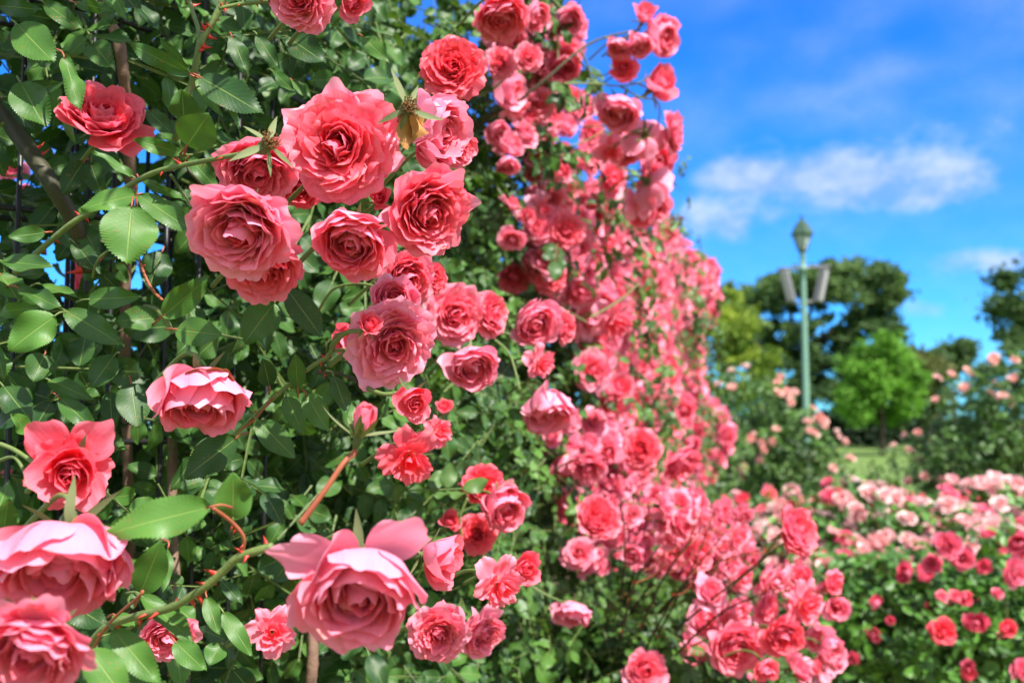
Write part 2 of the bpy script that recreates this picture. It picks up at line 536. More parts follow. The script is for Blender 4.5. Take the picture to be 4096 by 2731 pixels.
def petal(rng, phi, L, W, alpha, cup, reflex, ruff, point=0.0, r0=0.003, z0=0.0, nu=9, nv=9, tilt=0.0, side_curl=0.0, fold=0.0):
    alpha, cup, reflex = R(alpha), R(cup), R(reflex)
    S = np.linspace(0, 1, 41)
    th = alpha + cup * (1 - 2 * S) + reflex * sm(0.62, 1.05, S)
    thm = 0.5 * (th[1:] + th[:-1])
    rr = np.concatenate([[0], np.cumsum(np.sin(thm))]) * L / 40 + r0
    zz = np.concatenate([[0], np.cumsum(np.cos(thm))]) * L / 40 + z0
    u = np.linspace(-1, 1, nu)[None, :]
    s = np.linspace(0, 1, nv)[:, None]
    a1, a2 = rng.uniform(0, 6.3, 2)
    edge = 1 - 0.30 * np.abs(u) ** 2.3 + point * np.exp(-(u / 0.28) ** 2) - 0.035 * np.sin(u * 5 + a1) - 0.022 * np.sin(u * 11 + a2) - 0.012 * np.sin(u * 19 + a1 * 3)
    se = np.clip(s * edge, 0, 1.25)
    si = np.clip(se, 0, 1)
    extra = np.clip(se - 1, 0, 1)
    r = np.interp(si, S, rr) + extra * L * np.sin(th[-1])
    z = np.interp(si, S, zz) + extra * L * np.cos(th[-1])
    t = np.interp(si, S, th)
    shape = 0.28 + 0.72 * np.sin(np.pi * np.clip(s, 0, 1) ** 0.9 * 0.60) ** 1.1
    wd = W * shape
    a = u * wd
    rho = np.maximum(r, 0.55 * W) * (1.0 + 0.9 * np.clip(t, 0, 1.6) / 1.57)
    ang = np.clip(a / rho, -2.2, 2.2)
    lat = rho * np.sin(ang)
    dep = rho * (1 - np.cos(ang))
    p1, p2, p3, k = rng.uniform(0, 6.3), rng.uniform(0, 6.3), rng.uniform(0, 6.3), rng.uniform(3.0, 5.5)
    e = sm(0.45, 1.0, s) * (0.45 + 0.55 * np.abs(u))
    dep = dep + ruff * L * e * (np.sin(k * u + p1) * 0.6 + 0.4 * np.sin(2.1 * k * u + p2)) + 0.03 * L * np.sin(3 * u + 4 * s + p3) * s
    dep = dep + fold * np.abs(a) * sm(.15, .7, s) + tilt * a - side_curl * L * (np.abs(u) ** 3) * s
    z = z + ruff * 0.35 * L * e * np.sin(1.7 * k * u + p3)
    nr, nz_ = -np.cos(t), np.sin(t)
    rad = r + nr * dep
    hz = z + nz_ * dep
    x = rad * math.cos(phi) - lat * math.sin(phi)
    y = rad * math.sin(phi) + lat * math.cos(phi)
    V = np.stack([x, y, hz + 0 * x], -1).reshape(-1, 3)
    UV = np.stack([0.5 + u * 0.5 + 0 * s, s + 0 * u], -1).reshape(-1, 2)
    return V, grid_faces(nu, nv)[:, ::-1], UV


GA = 2.39996


def bloom_petals(kind, seed, q=1.0):
    """(inner petal list, outer petal list) of one bloom about its own +z axis, metres"""
    rng = np.random.default_rng(seed)
    inner, outer = [], []
    spec = {
        'open':  dict(n=72, a=(4, 76), ap=1.0, L=(.017, .043), W=(.008, .024), cup=(46, 40), ref=(24, 58), ruff=.10, no=9),
        'cup':   dict(n=66, a=(4, 54), ap=1.0, L=(.019, .045), W=(.009, .025), cup=(48, 56), ref=(22, 56), ruff=.095, no=9),
        'globe': dict(n=50, a=(2, 36), ap=1.0, L=(.022, .048), W=(.011, .028), cup=(50, 68), ref=(16, 44), ruff=.075, no=9),
        'half':  dict(n=17, a=(1, 26), ap=1.4, L=(.030, .043), W=(.014, .024), cup=(22, 40), ref=(14, 48), ruff=.06, no=5),
        'bud':   dict(n=9, a=(0, 7), ap=1.0, L=(.026, .031), W=(.011, .017), cup=(16, 24), ref=(4, 10), ruff=.03, no=3),
        'loose': dict(n=17, a=(8, 86), ap=0.9, L=(.024, .038), W=(.009, .016), cup=(30, 34), ref=(30, 80), ruff=.14, no=6),
    }[kind]
    n = spec['n'] if q >= 1 else int(spec['n'] * (0.62 if spec['n'] > 20 else 0.9))
    nu = nv = (12 if q >= 1 else 7 if q >= .5 else 5)
    nl = 17 if q >= 1 else nu
    if n > 20:
        for i in range(9 if q >= 1 else 4):
            V, F, UV = petal(rng, rng.uniform(0, 6.28), rng.uniform(.012, .0165), rng.uniform(.005, .008), rng.uniform(-22, 20), 25, 25, .16, .05,
                             r0=rng.uniform(0, .004), z0=.004, nu=nu, nv=nv, tilt=rng.normal(0, .3))
            inner.append((V, F, UV, 0.0))
    for i in range(n):
        t = i / (n - 1)
        L = spec['L'][0] + (spec['L'][1] - spec['L'][0]) * t ** 0.9
        W = spec['W'][0] + (spec['W'][1] - spec['W'][0]) * t
        al = spec['a'][0] + (spec['a'][1] - spec['a'][0]) * t ** spec['ap']
        cup = spec['cup'][0] + (spec['cup'][1] - spec['cup'][0]) * t
        ref = spec['ref'][0] + (spec['ref'][1] - spec['ref'][0]) * t
        last = i >= n - spec['no']
        jit = 1.0 if kind in ('open', 'cup') else 0.7
        al += rng.normal(0, 4.5) * jit
        if last:
            ref += rng.uniform(-8, 30)
            al += rng.uniform(-6, 16) if kind != 'bud' else rng.uniform(0, 6)
        phi = i * GA + rng.normal(0, 0.25)
        pt = rng.uniform(-0.03, 0.07) if t > 0.55 else rng.uniform(-0.08, 0.05)
        r0 = 0.0015 + 0.004 * t
        if kind in ('open', 'cup', 'globe') and t < 0.5:
            # the crumpled, quartered heart
            phi = i * GA * 1.7 + rng.normal(0, 0.8)
            r0 = rng.uniform(0, 0.008) * (1 - t)
            al += rng.normal(0, 13)
            L *= rng.uniform(.82, 1.12)
            W *= rng.uniform(.75, 1.1)
        V, F, UV = petal(rng, phi, L * rng.uniform(.92, 1.07), W * rng.uniform(.88, 1.1), al, cup, ref, spec['ruff'] * rng.uniform(.6, 1.4), pt,
                         r0=r0, z0=0.004 + 0.004 * (1 - t), nu=nl if last else nu, nv=nl if last else nv, tilt=rng.normal(0.12, 0.14), side_curl=rng.uniform(0, .12) * (1 + t),
                         fold=rng.uniform(-.1, .75) * (1 - t) if kind in ('open', 'cup', 'globe') else rng.uniform(0, .15))
        (outer if last else inner).append((V, F, UV, t))
    return inner, outer


def calyx_geo(g, rng, spread=70, L=0.03, nsep=5):
    prof = [(0.0012, -0.014), (0.0035, -0.011), (0.0052, -0.006), (0.0050, -0.001), (0.0062, 0.001), (0.002, 0.002)]
    k = 10
    V = [(r * math.cos(2 * math.pi * i / k), r * math.sin(2 * math.pi * i / k), z) for r, z in prof for i in range(k)]
    g.add(V, grid_faces(k, len(prof), True), None, 0.5, 0)
    for i in range(nsep):
        sepal_geo(g, rng, i * 2 * math.pi / nsep + rng.uniform(-.2, .2), spread + rng.uniform(-18, 18), L * rng.uniform(.8, 1.15))


def sepal_geo(g, rng, phi, alpha, L, reflex=25):
    S = np.linspace(0, 1, 9)
    th = np.radians(alpha + rng.uniform(-10, 10) + reflex * S + 18 * np.sin(3 * S + rng.uniform(0, 3)))
    r = np.concatenate([[0], np.cumsum(np.sin(th[1:]))]) * L / 8 + 0.004
    z = np.concatenate([[0], np.cumsum(np.cos(th[1:]))]) * L / 8
    wd = 0.085 * L * (np.sin(np.pi * np.clip(S, .12, 1)) ** .8 * (1 - S * .55) + 0.03)
    V, UV = [], []
    for j in range(9):
        for u in (-1, 0, 1):
            x, y, zz = r[j] - abs(u) * wd[j] * 0.2, u * wd[j] * 1.5, z[j] + abs(u) * wd[j] * 0.45
            V.append((x * math.cos(phi) - y * math.sin(phi), x * math.sin(phi) + y * math.cos(phi), zz))
            UV.append((0.5 + u * .5, S[j]))
    g.add(V, grid_faces(3, 9), UV, rng.uniform(.2, .8), 0)


# templates: mesh data shared by every copy
class Bloom:
    pass


def make_template(kind, seed):
    b = Bloom()
    inner, outer = bloom_petals(kind, seed)
    rng = np.random.default_rng(seed + 500)
    g = Geo()
    for V, F, UV, t in inner:
        g.add(V, F, UV, t)
    b.inner = g.mesh('inner_petals', M['petal'])
    b.outer = []
    for V, F, UV, t in outer:
        go = Geo()
        go.add(V, F, UV, t)
        b.outer.append(go.mesh('outer_petal', M['petal']))
    g = Geo()
    calyx_geo(g, rng, {'bud': 42, 'half': 75}.get(kind, 105), 0.034 if kind in ('bud', 'half') else 0.028)
    b.calyx = g.mesh('calyx', M['sepal'])
    allv = np.concatenate([V for V, *_ in inner + outer])
    rad = np.hypot(allv[:, 0], allv[:, 1])
    b.diam = 2 * np.percentile(rad, 99.6)
    b.zlo, b.zhi = np.percentile(allv[:, 2], [1, 99])
    b.zc = 0.5 * (b.zlo + b.zhi)
    return b


def make_lod(kind, seed, mat, q=0.5):
    """a whole small bloom with calyx and stem stub as one mesh"""
    b = Bloom()
    inner, outer = bloom_petals(kind, seed, q)
    rng = np.random.default_rng(seed + 900)
    g = Geo()
    for V, F, UV, t in inner + outer:
        g.add(V, F, UV, t)
    calyx_geo(g, rng, 95 if kind != 'bud' else 35, 0.026)
    g.s[-1:] = [np.full(len(g.f[-1]), 1)]
    for i in range(1, 7):
        g.s[-i] = np.full(len(g.f[-i]), 1)
    tube(g, [(0, 0, -0.012), (0.004, 0.003, -0.04), (0.012, 0.004, -0.085)], [.0017, .0017, .002], 5, 3, slot=2)
    b.mesh = g.mesh('rose', [mat, M['sepal'], M['cane_green']])
    allv = np.concatenate([V for V, *_ in inner + outer])
    b.diam = 2 * np.percentile(np.hypot(allv[:, 0], allv[:, 1]), 99.3)
    b.zc = 0.5 * (np.percentile(allv[:, 2], 1) + np.percentile(allv[:, 2], 99))
    return b


TPL = {k: [make_template(k, s + i * 17) for i in range(c)] for k, s, c in
       (('open', 3, 3), ('cup', 41, 3), ('globe', 77, 3), ('half', 101, 2), ('bud', 131, 2), ('loose', 151, 2))}


def axis_matrix(axis, roll):
    z = Vector(axis).normalized()
    q = z.to_track_quat('Z', 'Y')
    return q.to_matrix() @ Matrix.Rotation(roll, 3, 'Z')


def cam_axis(r, u, c):
    return Vector((r, -c, u)).normalized()


# depth of the rose wall's leafy face for a photograph column
_WX = [-400, 0, 500, 1000, 1500, 2000, 2300, 2500, 2650, 2780, 2860]
_WD = [0.98, 1.04, 1.10, 1.24, 1.52, 2.05, 2.75, 3.5, 4.4, 5.6, 6.6]


def wall_d(px):
    return float(np.interp(px, _WX, _WD))


IN = Vector((-0.72, 0.69, 0.0))        # direction into the wall


def link(name, data, parent, color=None):
    o = bpy.data.objects.new(name, data)
    o.parent = parent
    if color is not None:
        o.color = color
    COL.objects.link(o)
    return o


DS = 4096 / 2352.0

# ------------------------------------------------------------------ ground
g = Geo()
S = 900.0
n_ = 60
xs = np.sign(np.linspace(-1, 1, n_)) * np.abs(np.linspace(-1, 1, n_)) ** 3 * S
X, Y = np.meshgrid(xs, xs)
g.add(np.stack([X, Y, 0 * X], -1), grid_faces(n_, n_))
mg, n = material('lawn_grass')
pos = n.n('ShaderNodeNewGeometry').outputs['Position']
c = n.mix(n.noise(pos, 0.6, 5, 0.7), (0.055, 0.11, 0.022), (0.14, 0.23, 0.06))
c = n.mix(n.m('MULTIPLY', n.noise(pos, 30, 3), 0.5), c, (0.13, 0.16, 0.05))
finish(n, principled(n, c, 0.9, 0.1, n.noise(pos, 60, 3), 0.6, 0.03))
tag(g.obj('ground', mg), kind='structure')

g = Geo()
bx = [(-3.0, 0.2), (3.8, 0.2), (5.6, 7.0), (5.2, 9.6), (-1.0, 9.8), (-3.2, 6.0)]
ctr = np.array([0.8, 5.0])
V = [(ctr[0], ctr[1], 0.006)]
for i in range(len(bx)):
    a, b = np.array(bx[i]), np.array(bx[(i + 1) % len(bx)])
    for t in np.linspace(0, 1, 9)[:-1]:
        p = a + (b - a) * t
        p = ctr + (p - ctr) * (1 + 0.04 * math.sin(t * 17 + i))
        V.append((*p, 0.006))
k = len(V) - 1
g.add(V, [(0, 1 + i, 1 + (i + 1) % k, 1 + (i + 1) % k) for i in range(k)])
ms, n = material('bed_soil')
pos = n.n('ShaderNodeNewGeometry').outputs['Position']
c = n.mix(n.noise(pos, 3, 5, 0.7), (0.20, 0.135, 0.065), (0.36, 0.27, 0.14))
c = n.mix(n.ramp(n.noise(pos, 45, 3), 0.5, 0.65), c, (0.10, 0.065, 0.04))
finish(n, principled(n, c, 0.95, 0.1, n.noise(pos, 80, 4), 0.8, 0.02))
tag(g.obj('bed_soil', ms), kind='structure')

# ------------------------------------------------------------------ trees
def tree_foliage(name, a, b, rough=0.7):
    m, n = material(name)
    at = n.n('ShaderNodeAttribute', attribute_name='tint').outputs['Fac']
    pos = n.n('ShaderNodeNewGeometry').outputs['Position']
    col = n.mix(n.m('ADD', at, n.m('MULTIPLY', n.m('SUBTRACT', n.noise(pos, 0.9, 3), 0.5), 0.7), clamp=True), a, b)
    sh = principled(n, col, rough, 0.25)
    finish(n, with_translucent(n, sh, n.mix(1.0, col, (1.5, 1.6, 0.6), 'MULTIPLY'), 0.25))
    return m


M['crown_dark'] = tree_foliage('dark_tree_leaves', (0.030, 0.070, 0.024), (0.095, 0.165, 0.048))
M['crown_bright'] = tree_foliage('bright_tree_leaves', (0.055, 0.150, 0.014), (0.135, 0.31, 0.030))
M['crown_yellow'] = tree_foliage('yellow_green_leaves', (0.050, 0.115, 0.014), (0.24, 0.31, 0.030))
M['crown_hedge'] = tree_foliage('hedge_leaves', (0.010, 0.026, 0.014), (0.030, 0.060, 0.026))
M['crown_olive'] = tree_foliage('olive_tree_leaves', (0.05, 0.075, 0.022), (0.13, 0.14, 0.045))

CARD = (np.array([(-.5, 0, 0.0), (0.1, -.12, .14), (.5, 0, 0), (.12, .5, -.1), (-.35, .4, .08)]), np.array([(0, 1, 2, 3), (0, 3, 4, 4)]), np.zeros((5, 2)))


def crown_mesh(g, clumps, per, leaf, rng, flat=1.0):
    """leaf-sized faces through the volume of each clump (centre, radius)"""
    for (cx, cy, cz, r, tn) in clumps:
        N = int(per * r * r)
        d = unit(rng.normal(0, 1, (N, 3)))
        rad = r * np.clip(np.abs(rng.normal(0.55, 0.36, N)), .05, 1.6) * (1 + 0.28 * np.sin(d[:, 0] * 5 + cx) * np.sin(d[:, 2] * 6 + cz) + 0.15 * np.sin(d[:, 1] * 9))
        p = np.array([cx, cy, cz]) + d * rad[:, None] * (1, 1, flat)
        nr = unit(d * 0.5 + rng.normal(0, 0.6, (N, 3)) + (0, 0, 0.35))
        place_many(g, CARD, p, rng.normal(0, 1, (N, 3)), nr, leaf * rng.uniform(.6, 1.3, N), np.clip(tn + rng.normal(0, .2, N), 0, 1))


def tree(name, base, clumps, limbs, mat, label, per, leaf, tr, seed, flat=1.0, group=None):
    rng = np.random.default_rng(seed)
    root = tag(empty(name, base), label, 'tree', group)
    b = Vector(base)
    g = Geo()
    crown_mesh(g, [(c[0] - b.x, c[1] - b.y, c[2] - b.z, c[3], c[4]) for c in clumps], per, leaf, rng, flat)
    g.obj('crown', mat, root, smooth=False)
    g = Geo()
    for pts, r0, r1 in limbs:
        q = [Vector(p) - b for p in pts]
        tube(g, q, list(np.linspace(r0, r1, len(q))), 8, 5, 0.06)
    g.obj('trunk', M['trunk'], root)
    return root


def clump_cloud(outline, d, rng, count, rmin, rmax, depth, tn=(0.2, 0.8)):
    """clumps filling the crown silhouette given as (px, py) corners seen at distance d"""
    poly = np.array(outline, float)
    lo, hi = poly.min(0), poly.max(0)
    out = []
    while len(out) < count:
        x, y = rng.uniform(lo, hi)
        ins = False
        for i in range(len(poly)):
            (x1, y1), (x2, y2) = poly[i], poly[i - 1]
            if (y1 > y) != (y2 > y) and x < (x2 - x1) * (y - y1) / (y2 - y1) + x1:
                ins = not ins
        if ins:
            p = P(x, y, d + rng.uniform(-depth, depth))
            out.append((p.x, p.y, p.z, rng.uniform(rmin, rmax), rng.uniform(*tn)))
    return out


rt = np.random.default_rng(5)
# big dark spreading tree behind the lamp
D0 = 62
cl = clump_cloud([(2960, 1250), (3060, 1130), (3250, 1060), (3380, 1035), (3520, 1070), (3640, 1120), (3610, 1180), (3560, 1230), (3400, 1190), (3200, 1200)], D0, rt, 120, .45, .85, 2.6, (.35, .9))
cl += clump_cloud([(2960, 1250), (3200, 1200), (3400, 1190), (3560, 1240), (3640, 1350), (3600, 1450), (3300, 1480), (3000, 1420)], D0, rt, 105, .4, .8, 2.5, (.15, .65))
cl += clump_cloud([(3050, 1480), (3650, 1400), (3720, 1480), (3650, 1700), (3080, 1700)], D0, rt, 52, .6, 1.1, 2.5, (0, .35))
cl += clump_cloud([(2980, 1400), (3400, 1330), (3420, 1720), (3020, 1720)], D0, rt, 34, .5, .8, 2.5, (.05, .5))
bp = P(3240, 1786, D0)
base = (bp.x, bp.y, 0)
limbs = [([base, P(3240, 1600, D0), P(3220, 1400, D0), P(3250, 1200, D0)], .38, .1)]
for a, b_ in (((3235, 1560), (3050, 1280)), ((3235, 1500), (3420, 1300)), ((3225, 1430), (3120, 1180)), ((3225, 1400), (3480, 1130)), ((3420, 1300), (3600, 1160))):
    limbs.append(([P(*a, D0), P((a[0] + b_[0]) / 2 + 15, (a[1] + b_[1]) / 2 + 20, D0), P(*b_, D0)], .17, .04))
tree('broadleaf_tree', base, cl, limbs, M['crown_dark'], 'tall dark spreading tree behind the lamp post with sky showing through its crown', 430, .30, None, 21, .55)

# right dark tree at the frame edge
D1 = 48
cl = clump_cloud([(3960, 1130), (4040, 1070), (4200, 1010), (4700, 900), (4800, 1500), (4100, 1480), (4010, 1400), (3980, 1330), (4010, 1260), (3950, 1220)], D1, rt, 90, .45, .95, 2.2, (.15, .8))
bp = P(4420, 1800, D1)
base = (bp.x, bp.y, 0)
tree('broadleaf_tree', base, cl, [([base, P(4410, 1500, D1), P(4380, 1200, D1)], .33, .1), ([P(4410, 1480, D1), P(4150, 1250, D1)], .14, .05), ([P(4405, 1420, D1), P(4070, 1380, D1)], .12, .04)],
     M['crown_dark'], 'dark green tree cut by the right edge above the peach rose bush', 360, .28, None, 22, .7)

# bright green rounded tree
D2 = 44
cl = clump_cloud([(3395, 1510), (3410, 1420), (3490, 1372), (3570, 1365), (3640, 1410), (3680, 1490), (3690, 1580), (3660, 1640), (3560, 1680), (3410, 1680), (3380, 1600)], D2, rt, 80, .35, .65, 1.6, (.2, .9))
bp = P(3530, 1800, D2)
base = (bp.x, bp.y, 0)
tree('round_tree', base, cl, [([base, P(3530, 1640, D2), P(3535, 1480, D2)], .16, .05), ([P(3530, 1650, D2), P(3440, 1520, D2)], .08, .03), ([P(3530, 1620, D2), P(3640, 1500, D2)], .08, .03)],
     M['crown_bright'], 'bright yellowish green round tree standing in front of the dark one', 850, .20, None, 23, .85)

# yellow-green conifer-like tree beside the rose wall
D3 = 24
cl = clump_cloud([(2720, 1330), (2800, 1200), (2880, 1160), (2970, 1170), (3000, 1290), (3060, 1330), (3110, 1420), (3120, 1520), (3060, 1620), (2700, 1650)], D3, rt, 90, .17, .36, .9, (.05, 1))
bp = P(2910, 1920, D3)
base = (bp.x, bp.y, 0)
tree('garden_tree', base, cl, [([base, P(2915, 1500, D3), P(2910, 1220, D3)], .10, .03), ([P(2912, 1500, D3), P(3040, 1380, D3)], .04, .015), ([P(2912, 1480, D3), P(2790, 1300, D3)], .04, .015)],
     M['crown_yellow'], 'yellow green bushy tree close behind the far end of the rose wall', 1500, .11, None, 24, 1.0)

# smaller trees farther off
for (ol, d, cnt, lab, bx_, mt, sd) in (
    ([(3730, 1420), (3790, 1370), (3860, 1365), (3890, 1400), (3850, 1480), (3740, 1490)], 70, 26, 'small dark tree far off between the bright tree and the right edge', 3810, 'crown_dark', 31),
    ([(3640, 1410), (3690, 1390), (3760, 1430), (3790, 1520), (3760, 1640), (3660, 1640)], 58, 34, 'olive brown tree just right of the bright green round tree', 3715, 'crown_olive', 32),
    ([(2850, 1160), (2960, 1120), (3010, 1190), (3010, 1420), (2880, 1440)], 66, 40, 'dark tree rising left of the lamp behind the yellow green tree', 2940, 'crown_dark', 33),
    ([(3900, 1480), (3990, 1440), (4096, 1430), (4300, 1440), (4300, 1640), (3880, 1640)], 72, 40, 'low dark tree far behind the peach rose bush on the right', 4060, 'crown_dark', 34)):
    cl = clump_cloud(ol, d, rt, cnt, .5, .95, 1.5, (.1, .7))
    bp = P(bx_, 1780, d)
    base = (bp.x, bp.y, 0)
    top = P(bx_, 1480, d)
    tree('broadleaf_tree', base, cl, [([base, P(bx_ + 6, 1620, d), top], .2, .06), ([P(bx_ + 6, 1620, d), P(bx_ - 50, 1500, d)], .09, .03)], M[mt], lab, 260, .34, None, sd, .7)

# clipped dark hedge along the far edge of the lawn
g = Geo()
rh = np.random.default_rng(8)
hl, hr = P(2600, 1700, 68), P(4500, 1700, 68)
N = 15000
tt = rh.uniform(0, 1, N)
hp = np.stack([hl.x + (hr.x - hl.x) * tt, 68 + rh.uniform(-1.2, 1.2, N), rh.uniform(0.02, 1, N) ** .8 * (1.75 + .35 * np.sin(tt * 90) + .3 * np.sin(tt * 37))], -1)
place_many(g, CARD, hp, rh.normal(0, 1, (N, 3)), unit(rh.normal(0, .7, (N, 3)) + (0, -.5, .5)), .34 * rh.uniform(.7, 1.3, N), rh.uniform(0, 1, N))
tag(g.obj('hedge', M['crown_hedge'], smooth=False), 'long dark hedge behind the lawn under the far trees', 'hedge')

# ------------------------------------------------------------------ lamp post
LD = 15.0
lp = P(3232, 1900, LD)
lamp = tag(empty('lamp_post', (lp.x, lp.y, 0)), 'green lamp post with a lantern top and two hanging box panels', 'lamp post')


def lz(py):
    return P(3210, py, LD).z


def ring_geo(g, prof, k=16, slot=0, c=(0, 0)):
    V = [(c[0] + r * math.cos(2 * math.pi * (i + .5) / k), c[1] + r * math.sin(2 * math.pi * (i + .5) / k), z) for r, z in prof for i in range(k)]
    g.add(V, grid_faces(k, len(prof), True), None, .5, slot)


g = Geo()
ring_geo(g, [(.15, 0), (.15, .25), (.12, .32), (.095, .36), (.085, .9), (.06, .95), (.052, 1.0), (.042, lz(1120)), (.038, lz(1075)), (.060, lz(1072)), (.065, lz(1062)), (.042, lz(1055)), (.040, lz(1010)), (.055, lz(1005)), (.03, lz(1000)), (0.001, lz(1000))], 20)
g.obj('pole', M['lamp_green'], lamp)
g = Geo()
ring_geo(g, [(.03, lz(1004)), (.055, lz(996)), (.075, lz(990)), (.05, lz(985)), (.001, lz(985))], 12)
g.obj('lantern_foot', M['lamp_dark'], lamp)
g = Geo()
ring_geo(g, [(.06, lz(987)), (.135, lz(930)), (.001, lz(930))], 6)
g.obj('lantern_glass', M['lantern_glass'], lamp, smooth=False)
g = Geo()
for i in range(6):
    a = 2 * math.pi * (i + .5) / 6
    tube(g, [(.063 * math.cos(a), .063 * math.sin(a), lz(987)), (.140 * math.cos(a), .140 * math.sin(a), lz(929))], [.010, .010], 5, 2)
g.obj('lantern_frame', M['lamp_dark'], lamp)
g = Geo()
ring_geo(g, [(.10, lz(931)), (.172, lz(928)), (.178, lz(921)), (.10, lz(880)), (.075, lz(873)), (.06, lz(868)), (.028, lz(860)), (.022, lz(853)), (.03, lz(849)), (.002, lz(840))], 6)
g.obj('lantern_roof', M['lamp_dark'], lamp, smooth=False)


def box_geo(g, c, hx, hy, hz, rot=None, slot=0):
    V = np.array([(x, y, z) for z in (-hz, hz) for y in (-hy, hy) for x in (-hx, hx)])
    V = V @ (np.array(rot.to_3x3()).T if rot is not None else np.eye(3)) + np.array(c)
    g.add(V, [(0, 2, 3, 1), (4, 5, 7, 6), (0, 1, 5, 4), (2, 6, 7, 3), (0, 4, 6, 2), (1, 3, 7, 5)], None, .5, slot)


pxm = LD / FPX
for sgn, cx, ty in ((-1, -65, .18), (1, 70, .14)):
    rot = Matrix.Rotation(-sgn * -R(13), 3, 'Y') @ Matrix.Rotation(sgn * R(38), 3, 'Z')
    cz = (lz(1065) + lz(1200)) / 2
    ct = (cx * pxm, -.02, cz)
    g = Geo()
    box_geo(g, ct, .056, .05, .255, rot)
    pn = g.obj('box_panel', M['panel_dark'], lamp, smooth=False)
    g = Geo()
    q = rot @ Vector((0, -.056, 0))
    box_geo(g, (ct[0] + q.x, ct[1] + q.y, ct[2] + q.z), .046, .006, .24, rot)
    g.obj('panel_face', M['panel_grey'], pn, smooth=False)
for zz, l, r_ in ((lz(1060), -105, 112), (lz(1203), -42, 50)):
    g = Geo()
    tube(g, [(l * pxm, 0, zz - .02), (r_ * pxm, 0, zz + .025)], [.02, .02], 6, 2)
    g.obj('bracket', M['panel_dark'], lamp)

# ------------------------------------------------------------------ background rose bushes
LOD = {
    'pink': [make_lod(k, s, M['petal']) for k, s in (('open', 201), ('cup', 203), ('globe', 205), ('cup', 207), ('loose', 209), ('half', 211), ('open', 213))],
    'hot': [make_lod(k, s, M['petal_hot'], .4) for k, s in (('open', 221), ('cup', 223), ('globe', 225))],
    'pale': [make_lod(k, s, M['petal_pale'], .4) for k, s in (('open', 231), ('cup', 233), ('globe', 235))],
    'peach': [make_lod(k, s, M['petal_peach'], .4) for k, s in (('open', 241), ('cup', 243), ('globe', 245))],
}


def put_bloom(name, tpl, loc, axis, diam, parent=None, pale=0.5, off=(0, 0, 0)):
    o = bpy.data.objects.new(name, tpl.mesh)
    s = diam / tpl.diam
    m = axis_matrix(axis, random.uniform(0, 6.28))
    o.rotation_euler = m.to_euler()
    o.scale = (s, s, s)
    o.location = Vector(loc) - m @ Vector((0, 0, tpl.zc * s)) - Vector(off)
    o.color = (pale, pale, pale, 1)
    o.parent = parent
    COL.objects.link(o)
    return o


def bush(cx, cy, rx, ry, h, kind, count, bd, label, seed, group=None, mat='leaf_bush', dens=420, blooms=(), pale=(.2, .8), bare=.25, leaf=.05):
    rng = np.random.default_rng(seed)
    random.seed(seed)
    root = tag(empty('rose_bush', (cx, cy, 0)), label, 'rose bush', group)
    N = int(dens * (rx * ry * 3 + h * (rx + ry)))
    d = unit(rng.normal(0, 1, (N, 3)))
    rad = rng.uniform(.15, 1, N) ** .4 * (1 + .22 * np.sin(d[:, 0] * 6 + seed) * np.cos(d[:, 2] * 5) + .14 * np.sin(d[:, 1] * 9 + d[:, 0] * 7))
    p = d * rad[:, None] * (rx, ry, h * (1 - bare) / 2) + (0, 0, h * (1 + bare) / 2)
    g = Geo()
    face = unit(d * (1, 1, .6) + (0.25, -.25, .6))
    sprays(g, LEAF_LO, p, face, leaf * rng.uniform(.8, 1.2, N), rng, 5 if dens > 300 else 3)
    g.obj('foliage', M[mat], root)
    g = Geo()
    for i in range(7):
        a = rng.uniform(0, 6.28)
        e = (math.cos(a) * rx * rng.uniform(.3, .85), math.sin(a) * ry * rng.uniform(.3, .85), h * rng.uniform(.7, .97))
        tube(g, [(math.cos(a) * .05, math.sin(a) * .05, 0), (e[0] * .45, e[1] * .45, h * .4), e], [.010, .007, .004], 6, 4)
    g.obj('canes', M['cane_green'], root)
    for i in range(count):
        while True:
            q = unit(rng.normal(0, 1, (1, 3)))[0]
            if q[2] > -.3 and q[1] < .35:
                break
        loc = Vector((q[0] * rx * 1.03, q[1] * ry * 1.03, q[2] * h * (1 - bare) / 2 * 1.08 + h * (1 + bare) / 2))
        ax = Vector((q[0], q[1] - .4, q[2] * .8 + .35)) + Vector(rng.normal(0, .35, 3))
        kk = kind if rng.uniform() > .16 else {'pale': 'hot', 'pink': 'pale', 'hot': 'pink'}.get(kind, kind)
        put_bloom('bloom', LOD[kk][rng.integers(0, 3)], loc, ax, bd * rng.uniform(.75, 1.15), root, rng.uniform(*pale))
    for (px, py, wpx, dd, kd, pl) in blooms:
        loc = P(px, py, dd) - Vector((cx, cy, 0))
        put_bloom('bloom', LOD[kd][rng.integers(0, 3)], loc, Vector((rng.normal(-.2, .4), -1, rng.normal(.3, .3))), wpx * .92 * dd / FPX, root, pl)
    return root


def bx_at(px, d):
    return (px - 2048) / FPX * d


